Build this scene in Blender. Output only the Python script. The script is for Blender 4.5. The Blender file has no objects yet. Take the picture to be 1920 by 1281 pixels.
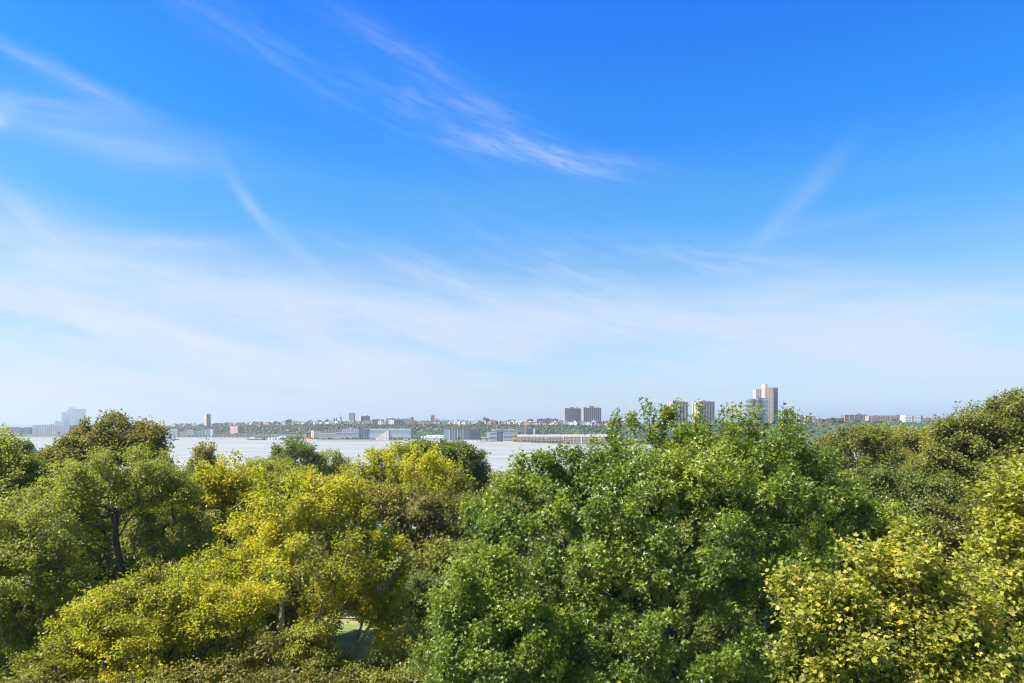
import bpy, math
import numpy as np
from math import radians as R, pi, sin, cos

sc = bpy.context.scene
col = sc.collection
F = 1274.0          # focal length in pixels of the 1920 px wide photograph
EYE = 45.0          # height of the eye above the river
HZ = 797.0          # row of the horizon in the photograph

# ---------------------------------------------------------------- camera
cam = bpy.data.cameras.new('camera')
cam.sensor_width = 36.0
cam.lens = 36.0 * F / 1920.0
cam.shift_y = (HZ - 640.5) / 1920.0
cam.clip_start = 0.5
cam.clip_end = 60000.0
cam_o = bpy.data.objects.new('camera', cam)
cam_o.location = (0, 0, EYE)
cam_o.rotation_euler = (pi / 2, 0, 0)
col.objects.link(cam_o)
sc.camera = cam_o

# ---------------------------------------------------------------- view, sampling
sc.render.engine = 'CYCLES'
sc.view_settings.view_transform = 'Standard'
sc.view_settings.look = 'None'
sc.view_settings.gamma = 1.0
sc.view_settings.use_curve_mapping = False
sc.view_settings.exposure = 1.42
sc.cycles.use_denoising = True
sc.cycles.sample_clamp_indirect = 4.0
sc.cycles.max_bounces = 8
sc.cycles.diffuse_bounces = 4
sc.cycles.transmission_bounces = 6
sc.cycles.volume_bounces = 0
sc.cycles.use_adaptive_sampling = False
sc.cycles.filter_width = 1.1

# ---------------------------------------------------------------- sun and sky
SUN_AZ, SUN_EL = -110.0, 52.0     # degrees; azimuth from +Y, negative = to the left
sun = bpy.data.lights.new('sun', 'SUN')
sun.energy = 5.0
sun.angle = R(0.53)
sun.color = (1.0, 0.945, 0.85)
sun_o = bpy.data.objects.new('sun', sun)
sun_o.rotation_euler = (R(90 - SUN_EL), 0, R(180 - SUN_AZ))
sun_o.location = (-80, 20, 120)
col.objects.link(sun_o)

world = bpy.data.worlds.new('World')
sc.world = world
world.use_nodes = True
WN = world.node_tree.nodes
WL = world.node_tree.links
bg = WN['Background']
bg.inputs[1].default_value = 0.0515


def wnode(kind, **kw):
    n = WN.new(kind)
    for k, v in kw.items():
        setattr(n, k, v)
    return n


def wm(op, a, b=None, c=None, clamp=False):
    n = WN.new('ShaderNodeMath')
    n.operation = op
    n.use_clamp = clamp
    for i, v in enumerate((a, b, c)):
        if v is None:
            continue
        if isinstance(v, (int, float)):
            n.inputs[i].default_value = v
        else:
            WL.new(v, n.inputs[i])
    return n.outputs[0]


def px_dir(px, py):
    az = math.atan((px - 960.0) / F)
    el = math.atan((HZ - py) / F * cos(az))
    return az, el


sky = wnode('ShaderNodeTexSky')
sky.sky_type = 'NISHITA'
sky.sun_disc = False
sky.sun_elevation = R(SUN_EL)
sky.sun_rotation = R(SUN_AZ)
sky.altitude = 50
tc = wnode('ShaderNodeTexCoord')
sep = wnode('ShaderNodeSeparateXYZ')
WL.new(tc.outputs['Generated'], sep.inputs[0])
AZ = wm('ARCTAN2', sep.outputs[0], sep.outputs[1])
EL = wm('ARCSINE', sep.outputs[2])
# the polarised, strongly blue clear sky of the photograph: a tint by elevation
tint = wnode('ShaderNodeValToRGB')
tint.color_ramp.interpolation = 'EASE'
stops = [(0.0, (1.0, 1.42, 2.3)), (3.0, (0.92, 1.10, 1.40)), (8, (0.86, 1.10, 1.34)), (12, (0.70, 1.14, 1.42)),
         (17, (0.34, 1.10, 1.66)), (24, (0.06, 0.94, 2.0)), (33, (0.0, 0.78, 2.25)), (60, (0.42, 0.86, 1.55))]
el_ = tint.color_ramp.elements
while len(el_) < len(stops):
    el_.new(0.5)
for e, (d, c) in zip(el_, stops):
    e.position = d / 90.0
    e.color = (c[0] / 3, c[1] / 3, c[2] / 3, 1)
WL.new(wm('MULTIPLY', EL, 2 / pi), tint.inputs[0])
mul = wnode('ShaderNodeVectorMath', operation='MULTIPLY')
WL.new(sky.outputs[0], mul.inputs[0])
WL.new(tint.outputs[0], mul.inputs[1])
mul3 = wnode('ShaderNodeVectorMath', operation='SCALE')
WL.new(mul.outputs[0], mul3.inputs[0])
mul3.inputs[3].default_value = 3.0

# cirrus: masks over the sky, each filled with drawn-out fibres
comb = wnode('ShaderNodeCombineXYZ')
WL.new(AZ, comb.inputs[0])
WL.new(EL, comb.inputs[1])


def noise(vec, scale, detail=4.0, rough=0.55, dist=0.0):
    n = wnode('ShaderNodeTexNoise')
    n.inputs['Scale'].default_value = scale
    n.inputs['Detail'].default_value = detail
    n.inputs['Roughness'].default_value = rough
    n.inputs['Distortion'].default_value = dist
    WL.new(vec, n.inputs['Vector'])
    return n


warpn = noise(comb.outputs[0], 3.2, 3.0)
wv = wnode('ShaderNodeVectorMath', operation='SUBTRACT')
WL.new(warpn.outputs['Color'], wv.inputs[0])
wv.inputs[1].default_value = (0.5, 0.5, 0.5)
ws = wnode('ShaderNodeVectorMath', operation='SCALE')
WL.new(wv.outputs[0], ws.inputs[0])
ws.inputs[3].default_value = 0.045
wa = wnode('ShaderNodeVectorMath', operation='ADD')
WL.new(comb.outputs[0], wa.inputs[0])
WL.new(ws.outputs[0], wa.inputs[1])
WARP = wa.outputs[0]
wsp = wnode('ShaderNodeSeparateXYZ')
WL.new(WARP, wsp.inputs[0])
WX, WY = wsp.outputs[0], wsp.outputs[1]


def fibre(angle, scale, stretch, detail=5.0, rough=0.6, seed=0.0):
    """noise drawn out along a direction (degrees, positive = falling to the right)"""
    m = wnode('ShaderNodeMapping')
    m.vector_type = 'TEXTURE'
    m.inputs['Rotation'].default_value = (0, 0, R(-angle))
    m.inputs['Scale'].default_value = (stretch, 1, 1)
    m.inputs['Location'].default_value = (seed, seed * 0.7, seed)
    WL.new(WARP, m.inputs['Vector'])
    return noise(m.outputs[0], scale, detail, rough, 0.25).outputs['Fac']


FIB = {0: fibre(18, 80, 8, 7.0, 0.70, seed=1.3), 1: fibre(40, 24, 10, seed=4.1), 2: fibre(-4, 22, 9, seed=7.7), 3: fibre(-48, 20, 6, seed=2.9),
       4: fibre(9, 13, 6.5, 7.0, 0.64, seed=11.2)}


def streak(px, py, L, Wd, ang, amp, fib, lo=0.38, hi=0.68, floor=0.25, bend=0.0):
    a0, e0 = px_dir(px, py)
    k = F * 1.0
    L, Wd = L / k, Wd / k
    ca, sa = cos(R(ang)), sin(R(ang))
    dx = wm('SUBTRACT', WX, a0)
    dy = wm('SUBTRACT', WY, e0)
    u = wm('SUBTRACT', wm('MULTIPLY', dx, ca / L), wm('MULTIPLY', dy, sa / L))
    v = wm('ADD', wm('MULTIPLY', dx, sa / Wd), wm('MULTIPLY', dy, ca / Wd))
    if bend:
        v = wm('ADD', v, wm('MULTIPLY', wm('MULTIPLY', u, u), bend))
    r2 = wm('ADD', wm('MULTIPLY', u, u), wm('MULTIPLY', v, v))
    g = wm('POWER', 2.718, wm('MULTIPLY', r2, -1.1))
    f = wnode('ShaderNodeMapRange')
    f.interpolation_type = 'SMOOTHSTEP'
    WL.new(FIB[fib], f.inputs[0])
    f.inputs[1].default_value = lo
    f.inputs[2].default_value = hi
    f.inputs[3].default_value = floor
    f.inputs[4].default_value = 1.0
    return wm('MULTIPLY', wm('MULTIPLY', g, f.outputs[0]), amp)


ST = [streak(880, 240, 200, 60, 18, 0.24, 0, lo=0.40, hi=0.72, floor=0.2), streak(1000, 282, 130, 20, 10, 0.38, 0, lo=0.40, hi=0.72, floor=0.25, bend=0.3), streak(1110, 312, 130, 20, 8, 0.28, 0, lo=0.42, hi=0.72),
      streak(125, 150, 110, 15, 14, 0.30, 0, floor=0.5), streak(2, 222, 26, 17, -40, 0.50, 0, floor=0.4), streak(170, 245, 200, 40, 6, 0.34, 2),
      streak(470, 380, 62, 10, 50, 0.36, 1, floor=0.5), streak(560, 465, 85, 12, 40, 0.26, 1, floor=0.5),
      streak(330, 452, 140, 13, -5, 0.30, 2, floor=0.4), streak(40, 430, 90, 50, 35, 0.42, 1), streak(1495, 382, 100, 17, -46, 0.24, 3, floor=0.35),
      streak(1520, 432, 110, 14, -6, 0.20, 2), streak(760, 100, 190, 22, 20, 0.16, 0), streak(430, 50, 240, 36, 22, 0.12, 0),
      streak(330, 635, 200, 18, 9, 0.80, 0, floor=0.4), streak(420, 560, 420, 40, 8, 0.55, 2), streak(1150, 560, 260, 50, 24, 0.35, 0), streak(100, 510, 220, 26, 4, 0.35, 2), streak(110, 590, 170, 15, 5, 0.40, 0, floor=0.5), streak(620, 640, 200, 26, 22, 0.30, 0),
      streak(560, 600, 300, 18, 2, 0.30, 2), streak(260, 660, 120, 14, 32, 0.28, 1), streak(860, 705, 160, 22, 24, 0.22, 0)]
ST += [streak(250, 600, 230, 14, 12, 0.50, 0, floor=0.2), streak(700, 665, 220, 16, 16, 0.40, 0, floor=0.2), streak(1300, 640, 280, 22, 10, 0.40, 2, floor=0.2),
       streak(1620, 560, 260, 36, 4, 0.35, 2, floor=0.3), streak(900, 540, 260, 30, 14, 0.40, 0, floor=0.2), streak(1400, 500, 260, 30, 12, 0.30, 0, floor=0.2)]
# broad veil over the lower sky
veil_m = wnode('ShaderNodeMapRange')
veil_m.interpolation_type = 'SMOOTHSTEP'
edge = wm('ADD', EL, wm('MULTIPLY', wm('SUBTRACT', FIB[4], 0.5), 0.16))
edge = wm('ADD', edge, wm('MULTIPLY', AZ, 0.05))
WL.new(edge, veil_m.inputs[0])
veil_m.inputs[1].default_value = 0.245
veil_m.inputs[2].default_value = 0.155
veil_m.inputs[3].default_value = 0.0
veil_m.inputs[4].default_value = 1.0
vf = wnode('ShaderNodeMapRange')
vf.interpolation_type = 'SMOOTHSTEP'
WL.new(FIB[4], vf.inputs[0])
vf.inputs[1].default_value = 0.36
vf.inputs[2].default_value = 0.64
vf.inputs[3].default_value = 0.12
vf.inputs[4].default_value = 0.78
ST.append(wm('MULTIPLY', veil_m.outputs[0], vf.outputs[0]))
# clear sky share left after every veil
clear = None
for s in ST:
    t = wm('SUBTRACT', 1.0, s, clamp=True)
    clear = t if clear is None else wm('MULTIPLY', clear, t)
cloud_fac = wm('SUBTRACT', 1.0, clear, clamp=True)
cm = wnode('ShaderNodeMix')
cm.data_type = 'RGBA'
WL.new(cloud_fac, cm.inputs['Factor'])
WL.new(mul3.outputs[0], cm.inputs['A'])
cm.inputs['B'].default_value = (5.7, 6.15, 7.1, 1)
WL.new(cm.outputs['Result'], bg.inputs[0])


# ================================================================ helpers
def attr(o, label=None, cat=None, group=None, kind=None):
    if label: o['label'] = label
    if cat: o['category'] = cat
    if group: o['group'] = group
    if kind: o['kind'] = kind
    return o


def link(o, parent=None):
    col.objects.link(o)
    if parent is not None:
        o.parent = parent
    return o


def empty(name, loc, rz=0.0):
    o = bpy.data.objects.new(name, None)
    o.location = loc
    o.rotation_euler = (0, 0, rz)
    o.empty_display_size = 0.5
    return link(o)


def at(px, py, Y):
    return np.array([(px - 960.0) * Y / F, Y, EYE - (py - HZ) * Y / F])


def mesh_np(name, verts, loops, starts, mats, attrs=None, smooth=False):
    me = bpy.data.meshes.new(name)
    me.vertices.add(len(verts))
    me.vertices.foreach_set('co', np.asarray(verts, np.float32).ravel())
    me.loops.add(len(loops))
    me.loops.foreach_set('vertex_index', np.asarray(loops, np.int32))
    me.polygons.add(len(starts))
    me.polygons.foreach_set('loop_start', np.asarray(starts, np.int32))
    if attrs:
        for k, v in attrs.items():
            a = me.attributes.new(k, 'FLOAT', 'POINT')
            a.data.foreach_set('value', np.asarray(v, np.float32))
    for m in (mats if isinstance(mats, (list, tuple)) else [mats]):
        me.materials.append(m)
    me.update(calc_edges=True)
    me.polygons.foreach_set('use_smooth', np.full(len(starts), bool(smooth)))
    return me


class MB:
    """collects boxes, prisms and bars; build() links them as one mesh object"""

    def __init__(self):
        self.v, self.f = [], []

    def box(self, x0, x1, y0, y1, z0, z1):
        b = len(self.v)
        self.v += [(x0, y0, z0), (x1, y0, z0), (x1, y1, z0), (x0, y1, z0), (x0, y0, z1), (x1, y0, z1), (x1, y1, z1), (x0, y1, z1)]
        self.f += [[b, b + 3, b + 2, b + 1], [b + 4, b + 5, b + 6, b + 7], [b, b + 1, b + 5, b + 4], [b + 1, b + 2, b + 6, b + 5],
                   [b + 2, b + 3, b + 7, b + 6], [b + 3, b, b + 4, b + 7]]
        return self

    def gable(self, x0, x1, y0, y1, z0, z1, along='y'):
        b = len(self.v)
        if along == 'y':
            m = (x0 + x1) / 2
            self.v += [(x0, y0, z0), (x1, y0, z0), (x1, y1, z0), (x0, y1, z0), (m, y0, z1), (m, y1, z1)]
            self.f += [[b, b + 3, b + 2, b + 1], [b, b + 1, b + 4], [b + 3, b + 5, b + 2], [b, b + 4, b + 5, b + 3], [b + 1, b + 2, b + 5, b + 4]]
        else:
            m = (y0 + y1) / 2
            self.v += [(x0, y0, z0), (x1, y0, z0), (x1, y1, z0), (x0, y1, z0), (x0, m, z1), (x1, m, z1)]
            self.f += [[b, b + 3, b + 2, b + 1], [b, b + 1, b + 5, b + 4], [b + 2, b + 3, b + 4, b + 5], [b + 3, b, b + 4], [b + 1, b + 2, b + 5]]
        return self

    def lathe(self, cx, cy, prof, n=10):
        b = len(self.v)
        for (r, z) in prof:
            for k in range(n):
                a = 2 * pi * k / n
                self.v.append((cx + r * cos(a), cy + r * sin(a), z))
        for j in range(len(prof) - 1):
            for k in range(n):
                k2 = (k + 1) % n
                self.f.append([b + j * n + k, b + j * n + k2, b + (j + 1) * n + k2, b + (j + 1) * n + k])
        self.f.append([b + k for k in range(n)][::-1])
        self.f.append([b + (len(prof) - 1) * n + k for k in range(n)])
        return self

    def bar(self, p, q, r0, r1=None, n=6):
        p, q = np.array(p, float), np.array(q, float)
        r1 = r0 if r1 is None else r1
        d = q - p
        d /= np.linalg.norm(d)
        u = np.cross(d, (0, 0, 1) if abs(d[2]) < 0.9 else (1, 0, 0))
        u /= np.linalg.norm(u)
        w = np.cross(d, u)
        b = len(self.v)
        for c, r in ((p, r0), (q, r1)):
            for k in range(n):
                a = 2 * pi * k / n
                self.v.append(tuple(c + r * (cos(a) * u + sin(a) * w)))
        for k in range(n):
            k2 = (k + 1) % n
            self.f.append([b + k, b + k2, b + n + k2, b + n + k])
        self.f.append([b + k for k in range(n)][::-1])
        self.f.append([b + n + k for k in range(n)])
        return self

    def mesh(self, name, mat, smooth=False):
        loops = [i for f in self.f for i in f]
        starts = np.concatenate([[0], np.cumsum([len(f) for f in self.f])[:-1]])
        return mesh_np(name, self.v, loops, starts, mat, smooth=smooth)

    def build(self, name, mat, parent=None, kind=None, smooth=False):
        o = link(bpy.data.objects.new(name, self.mesh(name, mat, smooth)), parent)
        if kind: o['kind'] = kind
        return o


# ================================================================ materials
def mat_new(name):
    m = bpy.data.materials.new(name)
    m.use_nodes = True
    nt = m.node_tree
    return m, nt, nt.nodes, nt.links, nt.nodes['Principled BSDF']


_flat = {}


def paint(rgb, rough=0.8, spec=0.3, var=0.12, scale=0.2, metal=0.0):
    """a wall or paint colour with soft weathering of its own"""
    key = (tuple(round(c, 3) for c in rgb), rough, spec, var, scale, metal)
    if key in _flat:
        return _flat[key]
    m, nt, N, L, p = mat_new('painted_surface')
    tcn = N.new('ShaderNodeTexCoord')
    n = N.new('ShaderNodeTexNoise')
    n.inputs['Scale'].default_value = scale
    n.inputs['Detail'].default_value = 5
    L.new(tcn.outputs['Object'], n.inputs['Vector'])
    r = N.new('ShaderNodeValToRGB')
    r.color_ramp.elements[0].position = 0.3
    r.color_ramp.elements[1].position = 0.7
    r.color_ramp.elements[0].color = tuple(c * (1 - var) for c in rgb) + (1,)
    r.color_ramp.elements[1].color = tuple(min(1, c * (1 + var)) for c in rgb) + (1,)
    L.new(n.outputs['Fac'], r.inputs[0])
    L.new(r.outputs[0], p.inputs['Base Color'])
    p.inputs['Roughness'].default_value = rough
    p.inputs['Specular IOR Level'].default_value = spec
    p.inputs['Metallic'].default_value = metal
    _flat[key] = m
    return m


def leaf_mat(name, stops, trans=(0.5, 0.55, 0.05), tmix=0.35, rough=0.42, spec=0.5):
    m, nt, N, L, p = mat_new(name)
    a = N.new('ShaderNodeAttribute')
    a.attribute_name = 'tone'
    r = N.new('ShaderNodeValToRGB')
    e = r.color_ramp.elements
    while len(e) < len(stops):
        e.new(0.5)
    for x, (pos, c) in zip(e, stops):
        x.position = pos
        x.color = tuple(c) + (1,)
    L.new(a.outputs['Fac'], r.inputs[0])
    L.new(r.outputs[0], p.inputs['Base Color'])
    p.inputs['Roughness'].default_value = rough
    p.inputs['Specular IOR Level'].default_value = spec
    t = N.new('ShaderNodeBsdfTranslucent')
    tm = N.new('ShaderNodeMix')
    tm.data_type = 'RGBA'
    tm.blend_type = 'MULTIPLY'
    tm.inputs['Factor'].default_value = 1.0
    L.new(r.outputs[0], tm.inputs['A'])
    tm.inputs['B'].default_value = tuple(trans) + (1,)
    L.new(tm.outputs['Result'], t.inputs['Color'])
    mx = N.new('ShaderNodeMixShader')
    mx.inputs[0].default_value = tmix
    L.new(p.outputs[0], mx.inputs[1])
    L.new(t.outputs[0], mx.inputs[2])
    L.new(mx.outputs[0], N['Material Output'].inputs['Surface'])
    return m


TR = (1.9, 2.1, 0.7)
LM = {
    'plane_near': leaf_mat('large_plane_leaf', [(0, (0.085, 0.108, 0.018)), (0.35, (0.195, 0.200, 0.026)), (0.68, (0.315, 0.290, 0.038)), (0.9, (0.40, 0.355, 0.055)), (0.972, (0.44, 0.24, 0.035)), (1, (0.26, 0.12, 0.04))], TR, 0.40, 0.5, 0.35),
    'plane': leaf_mat('yellow_plane_leaf', [(0, (0.13, 0.13, 0.014)), (0.4, (0.240, 0.236, 0.016)), (0.8, (0.385, 0.345, 0.014)), (0.96, (0.46, 0.33, 0.02)), (1, (0.36, 0.13, 0.02))], TR, 0.40, 0.5, 0.35),
    'gum': leaf_mat('sweetgum_leaf', [(0, (0.056, 0.086, 0.011)), (0.5, (0.118, 0.168, 0.016)), (0.85, (0.220, 0.255, 0.026)), (1, (0.32, 0.30, 0.035))], (2.0, 2.0, 0.5), 0.32, 0.44, 0.5),
    'locust': leaf_mat('locust_leaf', [(0, (0.125, 0.135, 0.022)), (0.5, (0.205, 0.210, 0.032)), (0.85, (0.30, 0.282, 0.040)), (1, (0.42, 0.36, 0.04))], TR, 0.40, 0.5, 0.35),
    'olive': leaf_mat('olive_green_leaf', [(0, (0.105, 0.110, 0.020)), (0.5, (0.175, 0.175, 0.030)), (0.9, (0.26, 0.235, 0.036)), (1, (0.32, 0.20, 0.035))], TR, 0.38, 0.5, 0.4),
    'dark': leaf_mat('dark_green_leaf', [(0, (0.066, 0.082, 0.016)), (0.5, (0.110, 0.130, 0.022)), (0.9, (0.165, 0.180, 0.030)), (1, (0.22, 0.22, 0.035))], TR, 0.36, 0.5, 0.4),
    'brown': leaf_mat('bronze_green_leaf', [(0, (0.095, 0.092, 0.020)), (0.5, (0.155, 0.142, 0.026)), (0.85, (0.24, 0.20, 0.030)), (1, (0.32, 0.19, 0.035))], TR, 0.36, 0.5, 0.4),
}


def bark_mat(name, a, b, scale=3.0):
    m, nt, N, L, p = mat_new(name)
    tcn = N.new('ShaderNodeTexCoord')
    mp = N.new('ShaderNodeMapping')
    mp.inputs['Scale'].default_value = (1, 1, 0.35)
    L.new(tcn.outputs['Object'], mp.inputs['Vector'])
    n = N.new('ShaderNodeTexNoise')
    n.inputs['Scale'].default_value = scale
    n.inputs['Detail'].default_value = 7
    L.new(mp.outputs[0], n.inputs['Vector'])
    r = N.new('ShaderNodeValToRGB')
    r.color_ramp.elements[0].position = 0.38
    r.color_ramp.elements[1].position = 0.62
    r.color_ramp.elements[0].color = tuple(a) + (1,)
    r.color_ramp.elements[1].color = tuple(b) + (1,)
    L.new(n.outputs['Fac'], r.inputs[0])
    L.new(r.outputs[0], p.inputs['Base Color'])
    p.inputs['Roughness'].default_value = 0.85
    bp = N.new('ShaderNodeBump')
    bp.inputs['Strength'].default_value = 0.6
    bp.inputs['Distance'].default_value = 0.05
    L.new(n.outputs['Fac'], bp.inputs['Height'])
    L.new(bp.outputs[0], p.inputs['Normal'])
    return m


BK = {'pale': bark_mat('mottled_plane_bark', (0.13, 0.10, 0.065), (0.36, 0.30, 0.21)),
      'dark': bark_mat('dark_furrowed_bark', (0.035, 0.027, 0.02), (0.09, 0.07, 0.05)),
      'grey': bark_mat('grey_bark', (0.08, 0.068, 0.052), (0.19, 0.165, 0.13))}

# water
water_m, nt, N, L, p = mat_new('river_water')
tcn = N.new('ShaderNodeTexCoord')
mp = N.new('ShaderNodeMapping')
mp.inputs['Scale'].default_value = (0.25, 1.0, 1.0)
L.new(tcn.outputs['Object'], mp.inputs['Vector'])
n1 = N.new('ShaderNodeTexNoise'); n1.inputs['Scale'].default_value = 0.016; n1.inputs['Detail'].default_value = 8
n2 = N.new('ShaderNodeTexNoise'); n2.inputs['Scale'].default_value = 0.35; n2.inputs['Detail'].default_value = 6
L.new(mp.outputs[0], n1.inputs['Vector'])
L.new(tcn.outputs['Object'], n2.inputs['Vector'])
rr = N.new('ShaderNodeMapRange'); rr.inputs[1].default_value = 0.35; rr.inputs[2].default_value = 0.65
rr.inputs[3].default_value = 0.38; rr.inputs[4].default_value = 0.46
L.new(n1.outputs['Fac'], rr.inputs[0])
L.new(rr.outputs[0], p.inputs['Roughness'])
wr = N.new('ShaderNodeValToRGB')
wr.color_ramp.elements[0].position = 0.35; wr.color_ramp.elements[1].position = 0.65
wr.color_ramp.elements[0].color = (0.20, 0.20, 0.175, 1); wr.color_ramp.elements[1].color = (0.30, 0.29, 0.25, 1)
L.new(n1.outputs['Fac'], wr.inputs[0])
L.new(wr.outputs[0], p.inputs['Base Color'])
p.inputs['IOR'].default_value = 1.33
bp = N.new('ShaderNodeBump'); bp.inputs['Strength'].default_value = 0.5; bp.inputs['Distance'].default_value = 0.3
L.new(n2.outputs['Fac'], bp.inputs['Height']); L.new(bp.outputs[0], p.inputs['Normal'])

# grass ground
grass_m, nt, N, L, p = mat_new('park_grass')
tcn = N.new('ShaderNodeTexCoord')
n1 = N.new('ShaderNodeTexNoise'); n1.inputs['Scale'].default_value = 0.3; n1.inputs['Detail'].default_value = 8; n1.inputs['Roughness'].default_value = 0.65
L.new(tcn.outputs['Object'], n1.inputs['Vector'])
gr = N.new('ShaderNodeValToRGB')
gr.color_ramp.elements[0].position = 0.46; gr.color_ramp.elements[1].position = 0.72
gr.color_ramp.elements[0].color = (0.115, 0.155, 0.032, 1); gr.color_ramp.elements[1].color = (0.30, 0.24, 0.12, 1)
L.new(n1.outputs['Fac'], gr.inputs[0])
L.new(gr.outputs[0], p.inputs['Base Color'])
p.inputs['Roughness'].default_value = 0.95

# far wooded slope
wood_m, nt, N, L, p = mat_new('wooded_cliff')
a = N.new('ShaderNodeAttribute'); a.attribute_name = 'tone'
wr = N.new('ShaderNodeValToRGB')
wr.color_ramp.elements[0].color = (0.022, 0.040, 0.013, 1)
wr.color_ramp.elements[1].color = (0.13, 0.135, 0.035, 1)
e = wr.color_ramp.elements.new(0.55); e.color = (0.045, 0.072, 0.020, 1)
tcn = N.new('ShaderNodeTexCoord')
nn = N.new('ShaderNodeTexNoise'); nn.inputs['Scale'].default_value = 0.55; nn.inputs['Detail'].default_value = 6
L.new(tcn.outputs['Object'], nn.inputs['Vector'])
mth = N.new('ShaderNodeMath'); mth.operation = 'MULTIPLY_ADD'; mth.inputs[1].default_value = 0.9; 
L.new(nn.outputs['Fac'], mth.inputs[0])
sb = N.new('ShaderNodeMath'); sb.operation = 'SUBTRACT'; sb.inputs[1].default_value = 0.45
L.new(a.outputs['Fac'], sb.inputs[0]); L.new(sb.outputs[0], mth.inputs[2])
L.new(mth.outputs[0], wr.inputs[0])
L.new(wr.outputs[0], p.inputs['Base Color'])
p.inputs['Roughness'].default_value = 0.9
bp = N.new('ShaderNodeBump'); bp.inputs['Strength'].default_value = 1.0; bp.inputs['Distance'].default_value = 1.2
L.new(nn.outputs['Fac'], bp.inputs['Height']); L.new(bp.outputs[0], p.inputs['Normal'])

scrub_m = paint((0.09, 0.11, 0.045), 0.95, 0.1, 0.3, 0.03)

# ================================================================ setting: ground, river, far shore
rng = np.random.default_rng(7)


def vnoise(x, y, seed=0):
    """cheap smooth value noise for terrain"""
    s = 0
    for k, (fx, fy, ph) in enumerate(((1.0, 0.7, 0.3), (-0.6, 1.1, 2.1), (0.37, -0.9, 4.0), (1.7, 1.3, 5.2))):
        s = s + np.sin(x * fx + y * fy + ph + seed)
    return s / 4


def ground_z(x, y):
    s = np.clip((y - 92.0) / 150.0, 0, 1)
    base = 21.0 - 19.5 * (s * s * (3 - 2 * s))
    return base + 0.5 * vnoise(x * 0.045, y * 0.06) * (1 - s)


gx = np.linspace(-420, 420, 85)
gy = np.concatenate([np.linspace(-40, 250, 60), [262, 266]])
X, Y = np.meshgrid(gx, gy)
Z = ground_z(X, Y)
Z[-1, :] = -3.0
V = np.stack([X.ravel(), Y.ravel(), Z.ravel()], 1)


def grid_faces(nx, ny):
    i = np.arange(nx * ny).reshape(ny, nx)
    q = np.stack([i[:-1, :-1], i[:-1, 1:], i[1:, 1:], i[1:, :-1]], -1).reshape(-1, 4)
    return q


q = grid_faces(len(gx), len(gy))
me = mesh_np('ground', V, q.ravel(), np.arange(len(q)) * 4, grass_m, smooth=True)
attr(link(bpy.data.objects.new('ground', me)), kind='structure')

o = MB().box(-18000, 18000, -60, 19800, -0.8, 0).build('river_water', water_m)
attr(o, kind='structure')

# far shore line: distance of the water's edge for each photo column
SHP = np.array([-2600, -600, -200, 290, 450, 600, 800, 950, 1080, 1500, 1920, 2600, 5200], float)
SHD = np.array([2560, 2560, 2520, 2430, 2293, 1990, 1911, 1690, 1480, 1330, 1190, 1050, 1000], float)
dsh = lambda px: float(np.interp(px, SHP, SHD))
# height of the plateau behind the cliff (m above river) by photo column
TPX = np.array([-2600, 180, 290, 380, 460, 560, 700, 900, 1100, 1500, 1920, 5200], float)
TPZ = np.array([6, 8, 40, 45, 50, 53, 54, 53, 50, 54, 58, 58], float)


def far_z(px, s):
    """terrain height at s metres behind the far shore line"""
    top = np.interp(px, TPX, TPZ)
    a = np.clip((s - 115.0) / 120.0, 0, 1)
    z = 3.0 + (top * 0.84 - 3.0) * (a * a * (3 - 2 * a))
    b = np.clip((s - 235) / 520.0, 0, 1)
    z = z + top * 0.16 * (b * (2 - b))
    return z + 0.7 * vnoise(px * 0.03, s * 0.02) * a


cols_px = np.concatenate([np.linspace(-2600, -300, 12), np.linspace(-200, 2100, 185), np.linspace(2200, 5200, 14)])
rows_s = np.array([-4, 0, 30, 70, 115, 135, 155, 175, 195, 215, 235, 300, 400, 520, 700, 1000, 1500, 2500, 4500, 9000], float)
V = []
for s in rows_s:
    for pxx in cols_px:
        yy = dsh(pxx) + s
        z = far_z(pxx, s) if s > 0 else -3.0
        if s == 0: z = 2.2
        if s >= 1500: z = z * 0.9
        V.append(((pxx - 960) * yy / F, yy, z))
q = grid_faces(len(cols_px), len(rows_s))
me = mesh_np('far_hills', V, q.ravel(), np.arange(len(q)) * 4, scrub_m, smooth=True)
attr(link(bpy.data.objects.new('far_hills', me)), kind='structure')


def far_pt(px, s):
    """ground point s metres behind the far shore, on the ray of photo column px"""
    Yd = dsh(px) + s
    # match the sheet's own sideways spread
    x = (px - 960) * Yd / F
    return x, Yd, float(far_z(px, s))


# a bulkhead of pale stone along the far water's edge
mb = MB()
qs = [p_ for p_ in range(-100, 1960, 30)]
for a_, b_ in zip(qs[:-1], qs[1:]):
    ax, ay = (a_ - 960) * dsh(a_) / F, dsh(a_) - 3
    bx_, by = (b_ - 960) * dsh(b_) / F, dsh(b_) - 3
    i = len(mb.v)
    mb.v += [(ax, ay, -0.5), (bx_, by, -0.5), (bx_, by, 2.4), (ax, ay, 2.4), (ax, ay + 8, 2.6), (bx_, by + 8, 2.6)]
    mb.f += [[i, i + 1, i + 2, i + 3], [i + 3, i + 2, i + 5, i + 4]]
o = mb.build('seawall', paint((0.30, 0.25, 0.19), 0.9, 0.2, 0.25, 0.02))
attr(o, 'low tan stone seawall along the far bank of the river', 'seawall')

# distant hazy ridge closing the horizon
V = []
xs = np.linspace(-17500, 17500, 120)
for yy, k in ((15500, 0.0), (16200, 1.0), (19500, 1.0)):
    for x in xs:
        V.append((x, yy, -0.5 if k == 0 else 48 + 22 * vnoise(np.array(x * 0.0016), 0.0) + 6 * vnoise(np.array(x * 0.006), 1.0)))
q = grid_faces(120, 3)
me = mesh_np('distant_hills', V, q.ravel(), np.arange(len(q)) * 4, scrub_m, smooth=True)
attr(link(bpy.data.objects.new('distant_hills', me)), kind='structure')

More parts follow.
